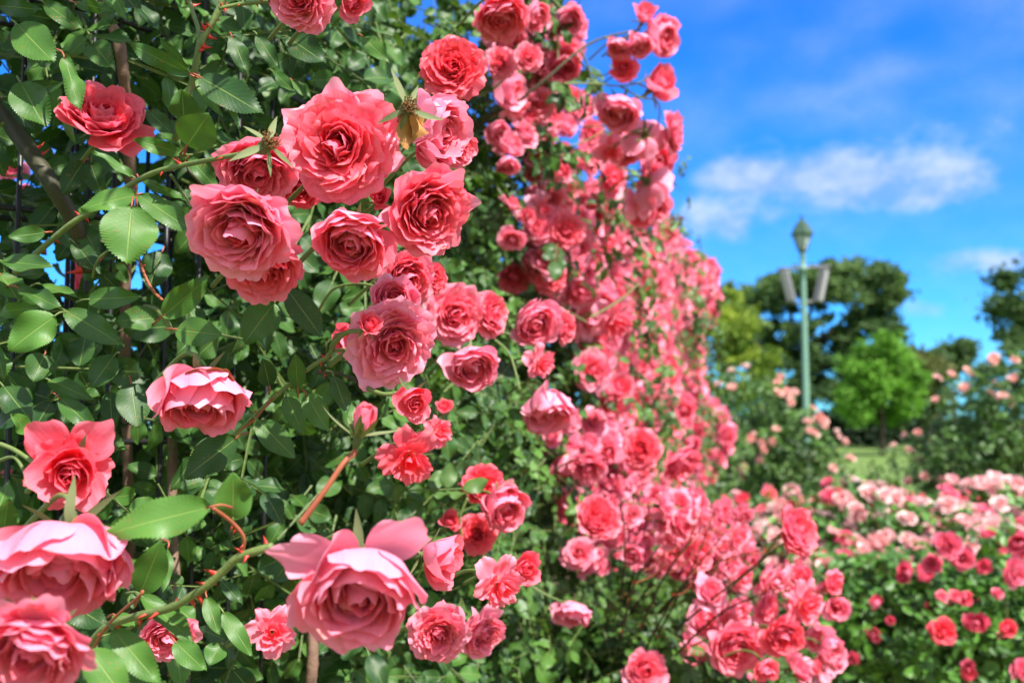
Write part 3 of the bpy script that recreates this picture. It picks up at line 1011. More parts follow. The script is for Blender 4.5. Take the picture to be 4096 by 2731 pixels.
# nearest bushes at lower right
bush(bx_at(3560, 3.9), 3.9, .55, .5, .88, 'hot', 16, .055, 'green rose bush nearest the frame bottom with a few coral blooms', 61, dens=620, pale=(0, .4),
     blooms=((3620, 2290, 95, 3.4, 'hot', .2), (3700, 2290, 90, 3.4, 'hot', .1), (3560, 2480, 45, 3.4, 'hot', .2)))
bush(bx_at(4010, 3.5), 3.5, .50, .45, .95, 'hot', 16, .05, 'rose bush by the right frame edge with magenta pink double blooms', 62, dens=680, pale=(.0, .5),
     blooms=((3790, 2175, 130, 3.0, 'hot', .8), (3850, 2230, 110, 3.05, 'hot', .6), (3730, 2250, 90, 3.05, 'hot', .3), (4060, 2290, 140, 2.9, 'hot', .9), (4080, 2180, 130, 3.0, 'hot', .6),
             (3935, 2265, 75, 3.05, 'hot', .2), (3775, 2525, 125, 2.9, 'pink', .0), (3905, 2490, 110, 2.95, 'hot', .3), (4030, 2510, 80, 2.95, 'pink', .1), (3860, 2390, 70, 3.0, 'pink', .4),
             (3820, 2380, 60, 3.0, 'pink', .5), (3770, 2380, 60, 3.0, 'pink', .5), (4090, 2680, 120, 2.85, 'hot', .9), (3990, 2370, 55, 3.0, 'hot', .7)))
bush(bx_at(3300, 4.4), 4.4, .50, .4, .68, 'hot', 10, .05, 'low green rose bush between the bare soil and the magenta roses', 63, dens=560, pale=(0, .3))
# row of pale pink blooms
for i, (px, d, rx, h, c, lab) in enumerate(((3160, 5.3, .45, .95, 40, 'bed rose bush crowded with pale blush blooms below the lamp post'),
                                            (3420, 5.0, .48, 1.00, 60, 'pale blush rose bush in the middle of the bed with the biggest whitish blooms'),
                                            (3700, 5.1, .48, .99, 52, 'pale blush rose bush right of the middle of the bed behind the magenta blooms'),
                                            (3980, 5.2, .5, 1.0, 44, 'pale blush rose bush at the right end of the middle row'),
                                            (4260, 5.2, .5, 1.0, 14, 'pale blush rose bush running out of the right side of the picture'))):
    bush(bx_at(px, d), d + (-.25, .2, -.1, .15, 0)[i], rx, .45, h + (-.07, .04, -.04, .05, 0)[i], 'pale', c + 14, .100, lab, 70 + i, 'pale rose bushes of the middle row', pale=(.15, 1), dens=480)
# row of coral pink blooms behind
for i, (px, d, rx, h, c, lab) in enumerate(((3020, 6.9, .45, 1.02, 26, 'coral pink rose bush in the back row next to the rose wall'),
                                            (3250, 6.8, .5, 1.06, 38, 'coral pink rose bush in the back row right at the foot of the lamp'),
                                            (3500, 6.6, .5, 1.10, 50, 'coral pink rose bush in the back row in front of the bright green tree'),
                                            (3760, 6.8, .5, 1.10, 46, 'coral pink rose bush in the back row left of the tall peach bush'),
                                            (4020, 6.6, .5, 1.06, 40, 'coral pink rose bush in the back row under the tall peach bush'))):
    bush(bx_at(px, d), d + (0, -.3, .25, -.2, .2)[i], rx, .5, h - .19 + (.05, -.02, .0, -.03, .05)[i], 'pink', c + 8, .100, lab, 80 + i, 'coral rose bushes of the back row', pale=(.1, .6), dens=420)
# tall peach bushes
bush(bx_at(2990, 8.2), 8.2, .50, .5, 1.80, 'peach', 30, .085, 'tall bush of peach roses left of the lamp post', 91, 'tall peach rose bushes', mat='leaf_far', dens=330, pale=(.1, .8))
bush(bx_at(3170, 8.0), 8.0, .42, .5, 1.50, 'peach', 22, .085, 'shorter bush of peach roses right at the lamp post', 92, 'tall peach rose bushes', mat='leaf_far', dens=330, pale=(.1, .8))
bush(bx_at(3860, 7.8), 7.8, .46, .5, 1.75, 'peach', 20, .085, 'tall bush of peach roses seen against the sky at right', 93, 'tall peach rose bushes', mat='leaf_far', dens=330, pale=(.2, .9))
bush(bx_at(4080, 7.4), 7.4, .45, .5, 1.86, 'peach', 14, .085, 'tallest peach rose bush cut by the right frame edge', 94, 'tall peach rose bushes', mat='leaf_far', dens=330, pale=(.2, .9))
bush(bx_at(3560, 8.6), 8.6, .34, .35, 1.16, 'peach', 8, .085, 'loose peach rose bush in front of the bright green tree', 95, 'tall peach rose bushes', mat='leaf_far', dens=90, pale=(.3, .9))

# ------------------------------------------------------------------ iron trellis behind the near roses
tre = tag(empty('iron_trellis', (-0.5, 1.2, 0)), 'black iron trellis of thin upright bars glimpsed through leaves on the left', 'trellis')


def wall_pt(t):
    """t metres along the wall from the near left"""
    xs_ = [(px - 2048) / FPX * d for px, d in zip(_WX, _WD)]
    pts = [Vector((x, d, 0)) for x, d in zip(xs_, _WD)]
    for a, b in zip(pts, pts[1:]):
        L = (b - a).length
        tn = (b - a) / L
        if t <= L:
            return a + tn * t, tn
        t -= L
    return pts[-1], tn


WALL_LEN = sum((Vector(((_WX[i + 1] - 2048) / FPX * _WD[i + 1] - (_WX[i] - 2048) / FPX * _WD[i], _WD[i + 1] - _WD[i], 0))).length for i in range(len(_WX) - 1))

for layer, off in ((0, .10), (1, .22)):
    for i in range(8 if layer == 0 else 6):
        p, tn = wall_pt(0.03 + i * (.075 if layer == 0 else .105) + layer * .035)
        inw = Vector((-tn.y, tn.x, 0))
        q = p + inw * off - Vector((-.5, 1.2, 0))
        g = Geo()
        tube(g, [(q.x, q.y, .0), (q.x, q.y, 2.3)], [.0032, .0032], 6, 2)
        g.obj('bar', M['iron'], tre)
    for z in (.5, .95, 1.33, 1.60, 1.85, 2.2):
        g = Geo()
        pts = []
        for i in range(7):
            p, tn = wall_pt(0.0 + i * .11)
            q = p + Vector((-tn.y, tn.x, 0)) * (off + .006) - Vector((-.5, 1.2, 0))
            pts.append((q.x, q.y, z + .01 * layer))
        tube(g, pts, [.0035] * 7, 6, 3)
        g.obj('rail', M['iron'], tre)

# ------------------------------------------------------------------ the climbing roses: foliage
near_plant = tag(empty('climbing_rose', (-0.45, 1.35, 0)), 'climbing rose on the iron trellis with big glossy leaves and thorny canes', 'climbing rose')
far_plant = tag(empty('climbing_rose', (0.75, 4.2, 0)), 'long climbing rose wall receding to the right, smothered in pink blooms', 'climbing rose')
low_plant = tag(empty('shrub_rose', (0.42, 2.6, 0)), 'low rose shrub with bare reddish twigs bending right at the foot of the rose wall', 'rose bush')

rw = np.random.default_rng(77)


def project(p):
    """photograph pixel of world points (N,3)"""
    x, y, z = p[:, 0], p[:, 1], p[:, 2] - CAM_Z
    d = y * math.cos(PITCH) + z * math.sin(PITCH)
    yc = -y * math.sin(PITCH) + z * math.cos(PITCH)
    return 2048 + x / d * FPX, 1365.5 - yc / d * FPX, d


def wall_samples(t0, t1, z0, z1, n, thick, front=.06):
    t = rw.uniform(t0, t1, n)
    pts = np.array([[*wall_pt(a)[0][:2], *wall_pt(a)[1][:2]] for a in np.linspace(t0, t1, 200)])
    i = np.interp(t, np.linspace(t0, t1, 200), np.arange(200))
    k = i.astype(int)
    xy, tn = pts[k, :2], pts[k, 2:]
    inw = np.stack([-tn[:, 1], tn[:, 0]], -1)
    z = rw.uniform(z0, z1, n)
    bulge = .07 * np.sin(t * 3.1 + z * 4) + .05 * np.sin(t * 7 + 1.7 * z)
    e = rw.uniform(-front, thick, n) - bulge * np.minimum(1, .3 + t * .5)
    p = np.concatenate([xy + inw * e[:, None], z[:, None]], 1)
    face = np.concatenate([-inw, np.zeros((n, 1))], 1)
    return p, face, t, e


# near leaves: individual serrated leaflets
def near_foliage(n, thick, front, tm, t0=0.0, t1=1.6, deep=False):
    p, face, t, e = wall_samples(t0, t1, .35 if deep else .7, 2.35, n, thick, front)
    px, py, d = project(p)
    ok = (px > -350) & (px < 2500) & (py > -420) & (py < 3100)
    # open windows onto the sky on the far left
    gap = np.zeros(n, bool)
    for cx, cy, rx, ry, pr in ((150, 560, 120, 140, .9), (380, 330, 80, 150, .85), (560, 380, 70, 160, .8), (90, 900, 120, 80, .9), (250, 1060, 170, 90, .92), (470, 1060, 90, 110, .75), (60, 200, 70, 90, .7),
                               (620, 620, 80, 120, .6), (330, 800, 120, 120, .6), (420, 1500, 60, 200, .5), (690, 90, 60, 40, .9)):
        gap |= (((px - cx) / rx) ** 2 + ((py - cy) / ry) ** 2 < 1.0) & (rw.uniform(0, 1, n) < pr * .86)
    ok &= ~gap
    if deep:
        ok &= (py > 1250) | (px > 700)
    p, face, e = p[ok], face[ok], e[ok]
    n = len(p)
    f = unit(face * .55 + np.array([0.10, -.55, .45]))
    sprays(gn, tm, p, f, rw.uniform(.032, .056, n), rw, 5, 0, .8, 1, -.7)


gn = Geo()
near_foliage(900, .16, .04, LEAF_HI)
near_foliage(1900, .45, -.10, LEAF_MD)
near_foliage(1500, .75, -.30, LEAF_MD, deep=True)
p0 = np.array(near_plant.location)
gn.v = [v - p0 for v in gn.v]
o = gn.obj('foliage', [M['leaf'], M['cane_green']], near_plant)
o['kind'] = 'stuff'

# unseen leaf canopy added above the frame to shade the upper left
gc = Geo()
n = 300
p = np.stack([rw.uniform(-.9, -.10, n), rw.uniform(.62, 1.4, n), rw.uniform(1.92, 2.35, n)], -1)
px, py, d = project(p)
ok = (py < -180)
p = p[ok]
sprays(gc, LEAF_MD, p - p0, np.tile((.2, -.3, .9), (len(p), 1)), rw.uniform(.035, .05, len(p)), rw, 5, 0, .8, 1)
o = gc.obj('overhead_shade_foliage', [M['leaf'], M['cane_green']], near_plant)
o['kind'] = 'stuff'

gf = Geo()
pf = np.array(far_plant.location)


def top_z(t):
    return CAM_Z + .88 + .10 * np.sin(t * 2.3) + .08 * np.sin(t * 6.1)


for t0, t1, n, thick, tm, ls in ((1.2, 2.9, 3900, .75, LEAF_MD, .040), (2.7, 5.0, 3400, .5, LEAF_LO, .043), (4.8, WALL_LEN + .05, 2600, .6, LEAF_LO, .045)):
    p, face, t, e = wall_samples(t0, min(t1, WALL_LEN - .35), .12, 2.5, n, thick, .10 if t0 < 4 else .0)
    ok = p[:, 2] < top_z(t) - np.maximum(e - .25, 0) * .6 + rw.normal(0, .05, n)
    p, face = p[ok], face[ok]
    sprays(gf, tm, p - pf, unit(face * .6 + np.array([.2, -.4, .5])), ls * rw.uniform(.8, 1.2, len(p)), rw, 5, .0, 1, 1, -.5)
# shaded inner leaves of the thicket
p, face, t, e = wall_samples(.55, 3.2, .7, 2.5, 2600, .95, -.32)
px, py, d = project(p)
ok = (px > 740) & (p[:, 2] < CAM_Z + .92)
sprays(gf, LEAF_LO, p[ok] - pf, unit(face[ok] * .6 + np.array([.1, -.5, .3])), .058 * rw.uniform(.8, 1.2, ok.sum()), rw, 5, .0, .7, 1, -.5)
o = gf.obj('foliage', [M['leaf_far'], M['cane_green']], far_plant)
o['kind'] = 'stuff'

gl = Geo()
plw = np.array(low_plant.location)
n = 1500
d_ = unit(rw.normal(0, 1, (n, 3)))
p = d_ * (rw.uniform(.1, 1, n) ** .4)[:, None] * (.42, .55, .42) + (.36, 2.62, .52)
sprays(gl, LEAF_MD, p - plw, unit(d_ + np.array([.2, -.5, .6])), .042 * rw.uniform(.8, 1.2, n), rw, 5, 0, 1, 1, -.3)
o = gl.obj('foliage', [M['leaf_far'], M['cane_green']], low_plant)
o['kind'] = 'stuff'


# ------------------------------------------------------------------ canes
def cane(parent, pts, r, mats, name='cane', nth=0, ths=.008, r1=None, seed=1, sides=9, wob=.04):
    """pts: (photo px, photo py, metres)"""
    g = Geo()
    q = [P(*p) - Vector(parent.location) for p in pts]
    r1 = r if r1 is None else r1
    ps, rs = tube(g, q, list(np.linspace(r, r1, len(q))), sides, 8, wob)
    if nth:
        thorns(g, ps, rs, nth, ths, 1, seed)
    return g.obj(name, mats, parent)


G, T = M['cane_green'], M['thorn']
cane(near_plant, [(-130, 230, 1.10), (0, 428, 1.08), (120, 610, 1.06), (210, 740, 1.05), (300, 900, 1.07), (360, 1080, 1.1)], .0098, [M['cane_mixed'], T], r1=.0085, nth=4, ths=.012, seed=3, sides=14)
cane(near_plant, [(405, -60, 1.16), (425, 60, 1.15), (470, 150, 1.15), (492, 280, 1.15), (505, 430, 1.17), (520, 700, 1.2), (500, 1400, 1.25), (540, 2700, 1.3)], .0065, [M['cane_brown'], T], sides=12, wob=.12)
cane(near_plant, [(905, -30, .97), (860, 70, .97), (800, 180, .97), (770, 320, .98), (735, 430, .99), (700, 560, 1.02)], .0033, [G, T], nth=12, ths=.007, seed=5)
cane(near_plant, [(745, -30, 1.0), (775, 60, .99), (795, 130, .98), (790, 200, .975)], .0022, [G, T], nth=3, ths=.006)
cane(near_plant, [(875, 35, .96), (960, 18, .96), (1075, 4, .95)], .0020, [G, T], nth=8, ths=.004)
cane(near_plant, [(60, 1090, 1.02), (150, 1010, 1.0), (280, 900, .98), (390, 830, .97), (530, 735, .94), (620, 690, .92), (700, 668, .91), (760, 655, .90), (880, 632, .87), (985, 612, .85)], .0034, [G, T], r1=.0020, nth=26, ths=.005, seed=9)
cane(near_plant, [(545, 870, .95), (545, 760, .95), (530, 715, .945)], .0013, [M['cane_red'], T])
cane(near_plant, [(735, 625, .93), (745, 590, .925), (748, 570, .92)], .0012, [M['cane_red'], T])
cane(near_plant, [(750, 670, .91), (770, 700, .91), (815, 745, .92)], .0013, [M['cane_mixed'], T])
cane(near_plant, [(370, 1110, 1.0), (400, 1030, .98), (520, 940, .97), (560, 870, .96)], .0012, [G, T])
cane(near_plant, [(555, 1030, .99), (575, 1090, .98), (610, 1160, .97), (650, 1200, .96)], .0014, [M['cane_red'], T], nth=5, ths=.003)
cane(near_plant, [(580, 1225, .97), (630, 1240, .955), (670, 1290, .95), (690, 1335, .95)], .0024, [G, T])
cane(near_plant, [(330, 2620, .80), (420, 2510, .78), (560, 2460, .76), (680, 2430, .745), (800, 2360, .735), (890, 2285, .73), (960, 2225, .725), (1090, 2185, .72)], .0031, [G, T], nth=22, ths=.007, seed=11, sides=11)
cane(near_plant, [(965, 2222, .725), (975, 2150, .72), (930, 2090, .715), (850, 2030, .70)], .0014, [M['cane_red'], T], nth=5, ths=.003)
cane(near_plant, [(350, 2640, .79), (430, 2500, .77), (555, 2385, .75), (570, 2360, .75)], .0012, [M['cane_red'], T])
cane(near_plant, [(870, 1790, 1.02), (935, 1740, 1.02), (1020, 1660, 1.0), (1130, 1560, .98), (1240, 1470, .96), (1310, 1425, .95), (1330, 1385, .945), (1345, 1345, .94), (1400, 1330, .935)], .0022, [G, T], nth=34, ths=.004, seed=13)
cane(near_plant, [(1320, 1405, .95), (1400, 1395, .945), (1470, 1375, .94)], .0016, [G, T])
cane(near_plant, [(1265, 1492, .955), (1330, 1490, .95), (1400, 1510, .94), (1440, 1535, .93)], .0016, [M['cane_mixed'], T], nth=3, ths=.003)
cane(near_plant, [(940, 1735, 1.02), (1015, 1680, 1.0), (1090, 1590, .98)], .0011, [M['cane_red'], T])
cane(near_plant, [(0, 1775, .80), (60, 1800, .79), (150, 1860, .78)], .0018, [G, T])
cane(near_plant, [(0, 1840, .80), (60, 1830, .79), (110, 1910, .78)], .0014, [G, T])
cane(near_plant, [(1260, 1270, 1.15), (1330, 1160, 1.12), (1430, 1135, 1.1), (1520, 1150, 1.08)], .0016, [G, T])
cane(near_plant, [(690, 2700, 1.2), (690, 2500, 1.2), (700, 2300, 1.2), (690, 2100, 1.22), (690, 1500, 1.25)], .006, [M['cane_brown'], T], sides=10, wob=.1)
cane(near_plant, [(1240, 2760, 1.35), (1250, 2600, 1.35), (1230, 2300, 1.37)], .008, [M['cane_brown'], T], sides=10, wob=.1)

# long arching shoot on the skyline and its side stems
arc = [(1860, 560, 2.15), (1960, 465, 2.12), (2060, 410, 2.1), (2180, 320, 2.1), (2300, 215, 2.12), (2380, 165, 2.15), (2460, 140, 2.18), (2560, 120, 2.2)]
cane(far_plant, arc, .0040, [M['cane_mixed'], T], r1=.0022, nth=14, ths=.005)
for pts in ([(2300, 215, 2.12), (2330, 260, 2.14), (2380, 300, 2.16), (2425, 300, 2.18), (2445, 275, 2.2)], [(2320, 205, 2.12), (2350, 260, 2.14), (2370, 340, 2.16), (2400, 390, 2.18), (2440, 415, 2.2)],
            [(2250, 335, 2.12), (2380, 335, 2.15), (2480, 345, 2.2), (2560, 330, 2.2), (2600, 300, 2.2)], [(2480, 345, 2.2), (2560, 390, 2.22), (2620, 400, 2.25), (2640, 440, 2.28), (2630, 500, 2.3)],
            [(2420, 150, 2.16), (2480, 180, 2.16), (2500, 230, 2.18)], [(2060, 700, 2.4), (2200, 610, 2.45), (2350, 560, 2.5), (2500, 470, 2.55)],
            [(2180, -30, 2.2), (2220, 10, 2.2), (2260, 45, 2.2)], [(2640, 920, 3.6), (2680, 900, 3.6), (2700, 880, 3.6)], [(2660, 960, 3.6), (2700, 920, 3.6), (2725, 880, 3.6)],
            [(2420, 870, 2.8), (2500, 830, 2.9), (2580, 760, 2.9)], [(2360, 1270, 2.2), (2480, 1200, 2.3), (2560, 1130, 2.4)],
            [(1985, 1325, 1.75), (2060, 1350, 1.75), (2100, 1440, 1.72), (2150, 1540, 1.7)], [(1980, 1360, 1.72), (2040, 1420, 1.7), (2080, 1560, 1.66)], [(1970, 1170, 1.9), (2040, 1290, 1.8), (2110, 1420, 1.75)],
            [(2150, 1180, 2.4), (2260, 1240, 2.4), (2350, 1290, 2.4)], [(2120, 2340, 1.9), (2190, 2380, 1.9), (2260, 2410, 1.92)], [(1870, 1990, 1.5), (1840, 2070, 1.5), (1850, 2150, 1.5)]):
    cane(far_plant, pts, .0024, [M['cane_green'], T], r1=.0016)
# bare reddish twigs fanning to the right from the low shrub
rk = random.Random(4)
for i, (a, b_, c_) in enumerate((((2560, 2640), (2700, 2380), (2900, 2130)), ((2600, 2700), (2800, 2380), (3010, 2020)), ((2600, 2500), (2760, 2330), (2980, 2220)), ((2520, 2450), (2640, 2270), (2700, 2080)),
                                 ((2500, 2420), (2560, 2200), (2600, 2020)), ((2640, 2440), (2820, 2270), (3080, 2190)), ((2700, 2520), (2880, 2370), (3160, 2150)), ((2480, 2400), (2500, 2200), (2480, 1980)),
                                 ((2660, 2600), (2850, 2500), (3080, 2470)), ((2700, 2620), (2900, 2440), (3180, 2330)), ((2560, 2520), (2660, 2300), (2790, 2130)), ((2620, 2560), (2760, 2290), (2860, 2040)),
                                 ((2480, 2560), (2540, 2330), (2640, 2180)))):
    d = rk.uniform(2.0, 2.5)
    cane(low_plant, [(*a, d + .1), (*b_, d), (*c_, d - .05)], rk.uniform(.0024, .0036), [M['cane_mixed'], T], r1=.0013, nth=8, ths=.006, seed=i)
    for q in range(3):
        m_ = (b_[0] + (c_[0] - b_[0]) * q / 3, b_[1] + (c_[1] - b_[1]) * q / 3)
        e_ = (m_[0] + rk.uniform(20, 150), m_[1] - rk.uniform(40, 150))
        cane(low_plant, [(*m_, d), ((m_[0] + e_[0]) / 2 + 8, (m_[1] + e_[1]) / 2 + 12, d), (*e_, d)], .0014, [M['cane_red'], T], 'twig', r1=.0009, sides=5)

# ------------------------------------------------------------------ the big single leaves in focus
# base x, base y, tip x, tip y (photo px), width px, depth, roll of the blade, tint
LEAVES = []


def crop_leaves(ox, oy, rows):
    for (bx_, by_, tx, ty, wd, d, roll, tint) in rows:
        LEAVES.append((ox + bx_ / 1.68, oy + by_ / 1.68, ox + tx / 1.68, oy + ty / 1.68, wd / 1.68, d, roll, tint))


crop_leaves(0, 0, (
    (120, 170, 350, 405, 250, .95, .2, .75), (430, 385, 548, 725, 135, .93, -.3, .7), (140, 560, 300, 850, 245, .96, .2, .5), (1280, 502, 850, 292, 125, .95, .5, .55), (1265, 460, 1065, 255, 66, .97, -.7, .75),
    (1345, 520, 1757, 745, 225, .94, .1, .12), (1235, 800, 1225, 610, 320, .95, 0, .6), (1255, 980, 1400, 772, 300, .90, .2, .85), (1220, 1030, 890, 935, 105, .93, .4, .75), (1335, 535, 1478, 772, 85, .96, -.5, .9),
    (890, 1188, 635, 1000, 75, .95, .5, .7), (920, 1310, 535, 1385, 165, .92, .3, .95), (940, 1320, 1295, 1535, 175, .92, -.1, .65), (885, 1385, 850, 1765, 360, .90, .05, .95), (300, 20, 528, 180, 125, .98, .2, .35),
    (515, 20, 757, 78, 85, .97, .5, .45), (770, -40, 830, 115, 80, .97, .2, .7), (1560, 250, 1655, 462, 125, 1.03, 0, .2), (1730, 240, 1865, 444, 110, 1.03, .1, .15), (1960, 540, 2085, 650, 80, 1.05, .2, .5),
    (1945, 260, 2170, 400, 190, 1.06, 0, .1), (0, 40, 240, 60, 130, .99, .3, .2), (100, 640, 420, 560, 120, 1.0, .4, .2), (960, 1210, 1200, 1330, 70, .93, .6, .6), (1000, 750, 1160, 900, 120, .99, .1, .3),
    (1270, 1060, 1455, 1260, 110, .93, .2, .45), (400, 700, 500, 960, 70, .97, -.5, .8), (560, 1090, 420, 1290, 150, 1.02, .1, .1), (1830, 480, 1970, 600, 85, 1.04, .1, .35), (2440, 250, 2600, 400, 110, 1.1, .1, .7)))
crop_leaves(0, 900, (
    (0, 240, 357, 275, 135, .95, .3, .45), (305, 50, 55, 80, 110, .96, .2, .5), (590, 500, 928, 478, 150, .95, .1, .55), (1100, 607, 1385, 368, 185, .93, .2, .75), (445, 580, 797, 780, 180, .94, .1, .45),
    (1065, 620, 770, 640, 170, .95, .1, .5), (370, 610, 50, 835, 250, .92, .1, .95), (1180, 700, 1478, 735, 190, .91, -.2, .7), (1845, 520, 1640, 785, 240, .95, .1, .6), (1930, 432, 2165, 750, 190, .94, -.1, .25),
    (765, 880, 610, 1090, 175, .96, .1, .35), (880, 1060, 925, 1358, 220, .98, 0, .18), (20, 1080, 205, 1308, 190, .97, .1, .15), (400, 1160, 652, 1388, 140, .97, .1, .4), (740, 1120, 750, 1380, 130, 1.0, .2, .15),
    (1590, 1430, 1235, 1700, 230, .92, .1, .2), (1925, 1150, 2032, 1392, 135, .96, .1, .7), (2060, 1140, 2197, 1372, 160, .95, .1, .8), (1730, 1310, 1977, 1558, 175, .95, .1, .5), (2000, 1090, 1985, 868, 120, .97, .1, .6),
    (2240, 1010, 2340, 1260, 130, .93, -.3, .3), (1810, 1080, 1770, 900, 130, .99, .1, .1), (500, 120, 660, 310, 130, .99, .1, .1), (0, 330, 130, 500, 170, .97, .2, .6), (0, 580, 245, 560, 110, .96, .5, .8),
    (120, 420, 420, 560, 120, .96, .2, .4), (270, 400, 540, 470, 70, .96, .5, .7), (300, 870, 220, 1050, 190, .98, .1, .3), (330, 1040, 600, 1160, 120, .98, .2, .5), (1090, 180, 1000, 420, 200, 1.0, 0, .1), (180, 1390, 90, 1270, 120, .9, .2, .9)))
crop_leaves(0, 1798, (
    (1412, 385, 688, 545, 275, .68, .15, 1.0), (1565, 465, 1575, 185, 250, .70, .05, .9), (945, 962, 1078, 638, 225, .78, .1, .75), (765, 1215, 1068, 1565, 200, .72, -.1, .8), (600, 1340, 850, 1680, 240, .69, .1, .9),
    (950, 985, 1302, 1275, 150, .77, -.3, .7), (430, 1010, 690, 1160, 210, .82, .1, .1), (1490, 880, 1625, 1025, 95, 1.0, .1, .15), (1130, 650, 1100, 960, 90, .8, .5, .6), (20, 560, 60, 340, 150, .8, .2, .6),
    (1390, 990, 1470, 1240, 110, .95, .2, .6), (1500, 1090, 1690, 1380, 120, .95, .1, .75), (1180, 1290, 1370, 1470, 160, .9, .2, .8), (1480, 1310, 1400, 1440, 150, .93, .1, .6), (770, 1110, 900, 1180, 110, .88, .3, .8)))

mats_leaf = M['leaf']
for i, (bx_, by_, tx, ty, wd, d, roll, tint) in enumerate(LEAVES):
    rnd = random.Random(i)
    dd = d + rnd.uniform(-.012, .012)
    B = P(bx_, by_, dd + .008)
    Tt = P(tx, ty, dd - .010)
    ax = Tt - B
    L = ax.length
    W = wd / FPX * dd
    tm = leaf_template(50, True, rnd.uniform(.12, .34), rnd.uniform(.02, .16), min(.95, W / L * 1.02), i)
    view = (Vector((0, 0, CAM_Z)) - B).normalized()
    nrm = (view + Vector((0.1, -.1, .25)))
    nrm.rotate(Matrix.Rotation(roll * rnd.choice((1, 1, -1)), 3, ax.normalized()))
    g = Geo()
    tm[0][:, 2] *= rnd.choice((1, 1, .6))
    place_many(g, tm, [tuple(B - Vector(near_plant.location))], [tuple(ax)], [tuple(nrm)], [L], [tint])
    q = B - Vector(near_plant.location)
    tube(g, [q + ax * .04, q - ax * .10, q - ax * .22 - nrm * .01], [.0009, .0009, .0011], 5, 3, slot=1)
    g.obj('leaf', [M['leaf'], M['cane_red' if i % 2 else 'cane_green']], near_plant)

# ------------------------------------------------------------------ single roses
ROSES = 'blooms of the climbing rose in focus'


def hero(kind, var, X, Y, wd, face, pale, label, d=None, roll=0.0, squash=1.0, stem=True, cat='rose', name='rose', stem_to=None, stem_mat='cane_green'):
    """X, Y, wd in display pixels (photograph / 1.7415)"""
    t = TPL[kind][var]
    px, py = X * DS, Y * DS
    if wd < 150:
        wd = wd * (1.10 if kind not in ('half', 'bud') else 1.05)
    real = {'open': .090, 'cup': .088, 'globe': .086, 'half': .060, 'bud': .036, 'loose': .066}[kind]
    if d is None:
        d = max(real / (wd * DS) * FPX, .72 * wall_d(px))
    s = wd * DS * d / FPX / t.diam
    m = axis_matrix(cam_axis(*face), roll)
    m4 = m.to_4x4()
    org = P(px, py, d) - m @ Vector((0, 0, t.zc * s))
    root = empty(name, org)
    root.rotation_euler = m.to_euler()
    root.scale = (s, s, s * squash)
    tag(root, label, cat, ROSES)
    pale = min(1.0, pale + .06)
    col = (pale, pale, pale, 1)
    link('inner_petals', t.inner, root, col)
    for me in t.outer:
        link('outer_petal', me, root, col)
    link('calyx', t.calyx, root, col)
    if stem:
        mw = Matrix.Translation(org) @ m4 @ Matrix.Diagonal((s, s, s * squash, 1))
        inv = mw.inverted()
        neck = mw @ Vector((0, 0, -.012))
        back = -(m @ Vector((0, 0, 1)))
        if stem_to is None:
            end = neck + back * .045 + IN * .09 + Vector((0, 0, -.03))
            pts = [neck, neck + back * .010 + IN * .008, neck + back * .018 + IN * .035 + Vector((0, 0, -.006)), end - back * .03]
        else:
            pts = [neck, neck + back * .006 * s] + [P(*q) for q in stem_to]
        g = Geo()
        tube(g, [inv @ q for q in pts], [.0021 / s] * (len(pts) - 1) + [.0025 / s], 8, 6)
        g.obj('stem', M[stem_mat], root)
    return root


H = hero
H('open', 0, 780, 333, 268, (.05, -.10, 1), .25, 'largest fully open coral rose facing the camera at the top of the central cluster', .85, .4)
H('cup', 0, 552, 530, 255, (-.12, -.72, .9), .9, 'pale pink cupped rose with a ruffled top at the left of the central cluster', .82, 1.0)
H('cup', 1, 608, 618, 185, (.25, -.85, .8), .45, 'rose tucked under the pale cupped rose at the left of the cluster, lower edge showing', .88, 2.0)
H('cup', 2, 590, 390, 205, (.3, -.8, .6), .75, 'pink rose behind the brown spent head, above the pale cupped one', .90, .3)
H('cup', 1, 690, 432, 95, (.1, -.5, .8), .05, 'coral red bloom wedged behind the largest open rose and the pale cupped one', .96, .7)
H('half', 0, 872, 455, 62, (.3, .2, .8), .1, 'small deep coral bloom in the gap right below the largest open rose', .93, .7)
H('globe', 0, 806, 552, 196, (.0, -.70, .9), .35, 'globe shaped coral rose hanging directly below the largest open one', .84, 1.2)
H('cup', 1, 985, 488, 210, (.6, -.48, .9), .3, 'coral rose with wide outer petals at the lower right of the central cluster', .86, 2.4)
H('globe', 1, 1005, 300, 190, (.75, -.25, .35), .9, 'pale rose seen from its side behind a withered head, right of the largest bloom', .90, .8)
H('cup', 2, 1058, 335, 95, (.8, -.3, .55), .4, 'small half hidden bloom peeping out at the right of the pale side-on rose', .95, .1)
H('open', 1, 1040, 155, 158, (.12, -.05, 1), .02, 'deep coral red open rose alone above the central cluster', 1.15, 1.9)
H('cup', 2, 240, 262, 212, (.35, .45, .60), .10, 'red coral rose seen from the side among leaves at the upper left', .98, .6, .85)
H('open', 2, 690, 0, 160, (-.05, -.45, 1), .75, 'pink rose cut by the top edge of the picture', .95, 1.1)
H('half', 0, 812, 8, 85, (.5, -.6, .6), .35, 'small coral bloom at the top edge beside the cut pink rose', .98, .5)
H('open', 2, 905, 790, 215, (.36, -.45, 1), .95, 'pale pink full rose with a bright red bud in front of its left side', .93, 2.8)
H('half', 1, 848, 745, 62, (.55, .35, .8), .05, 'small tight red bloom in front of the pale pink full rose', .88, .2, stem_to=[(1385, 1330, .90), (1325, 1385, .93)])
H('globe', 2, 905, 690, 110, (.05, .3, .8), .95, 'pale petals standing up behind the pale pink full rose', .99, .2)
H('half', 0, 950, 920, 100, (.35, -.45, 1), .15, 'half open coral rose under the pale pink full rose', .90, .9, stem_to=[(1530, 1575, .92), (1440, 1535, .94)])
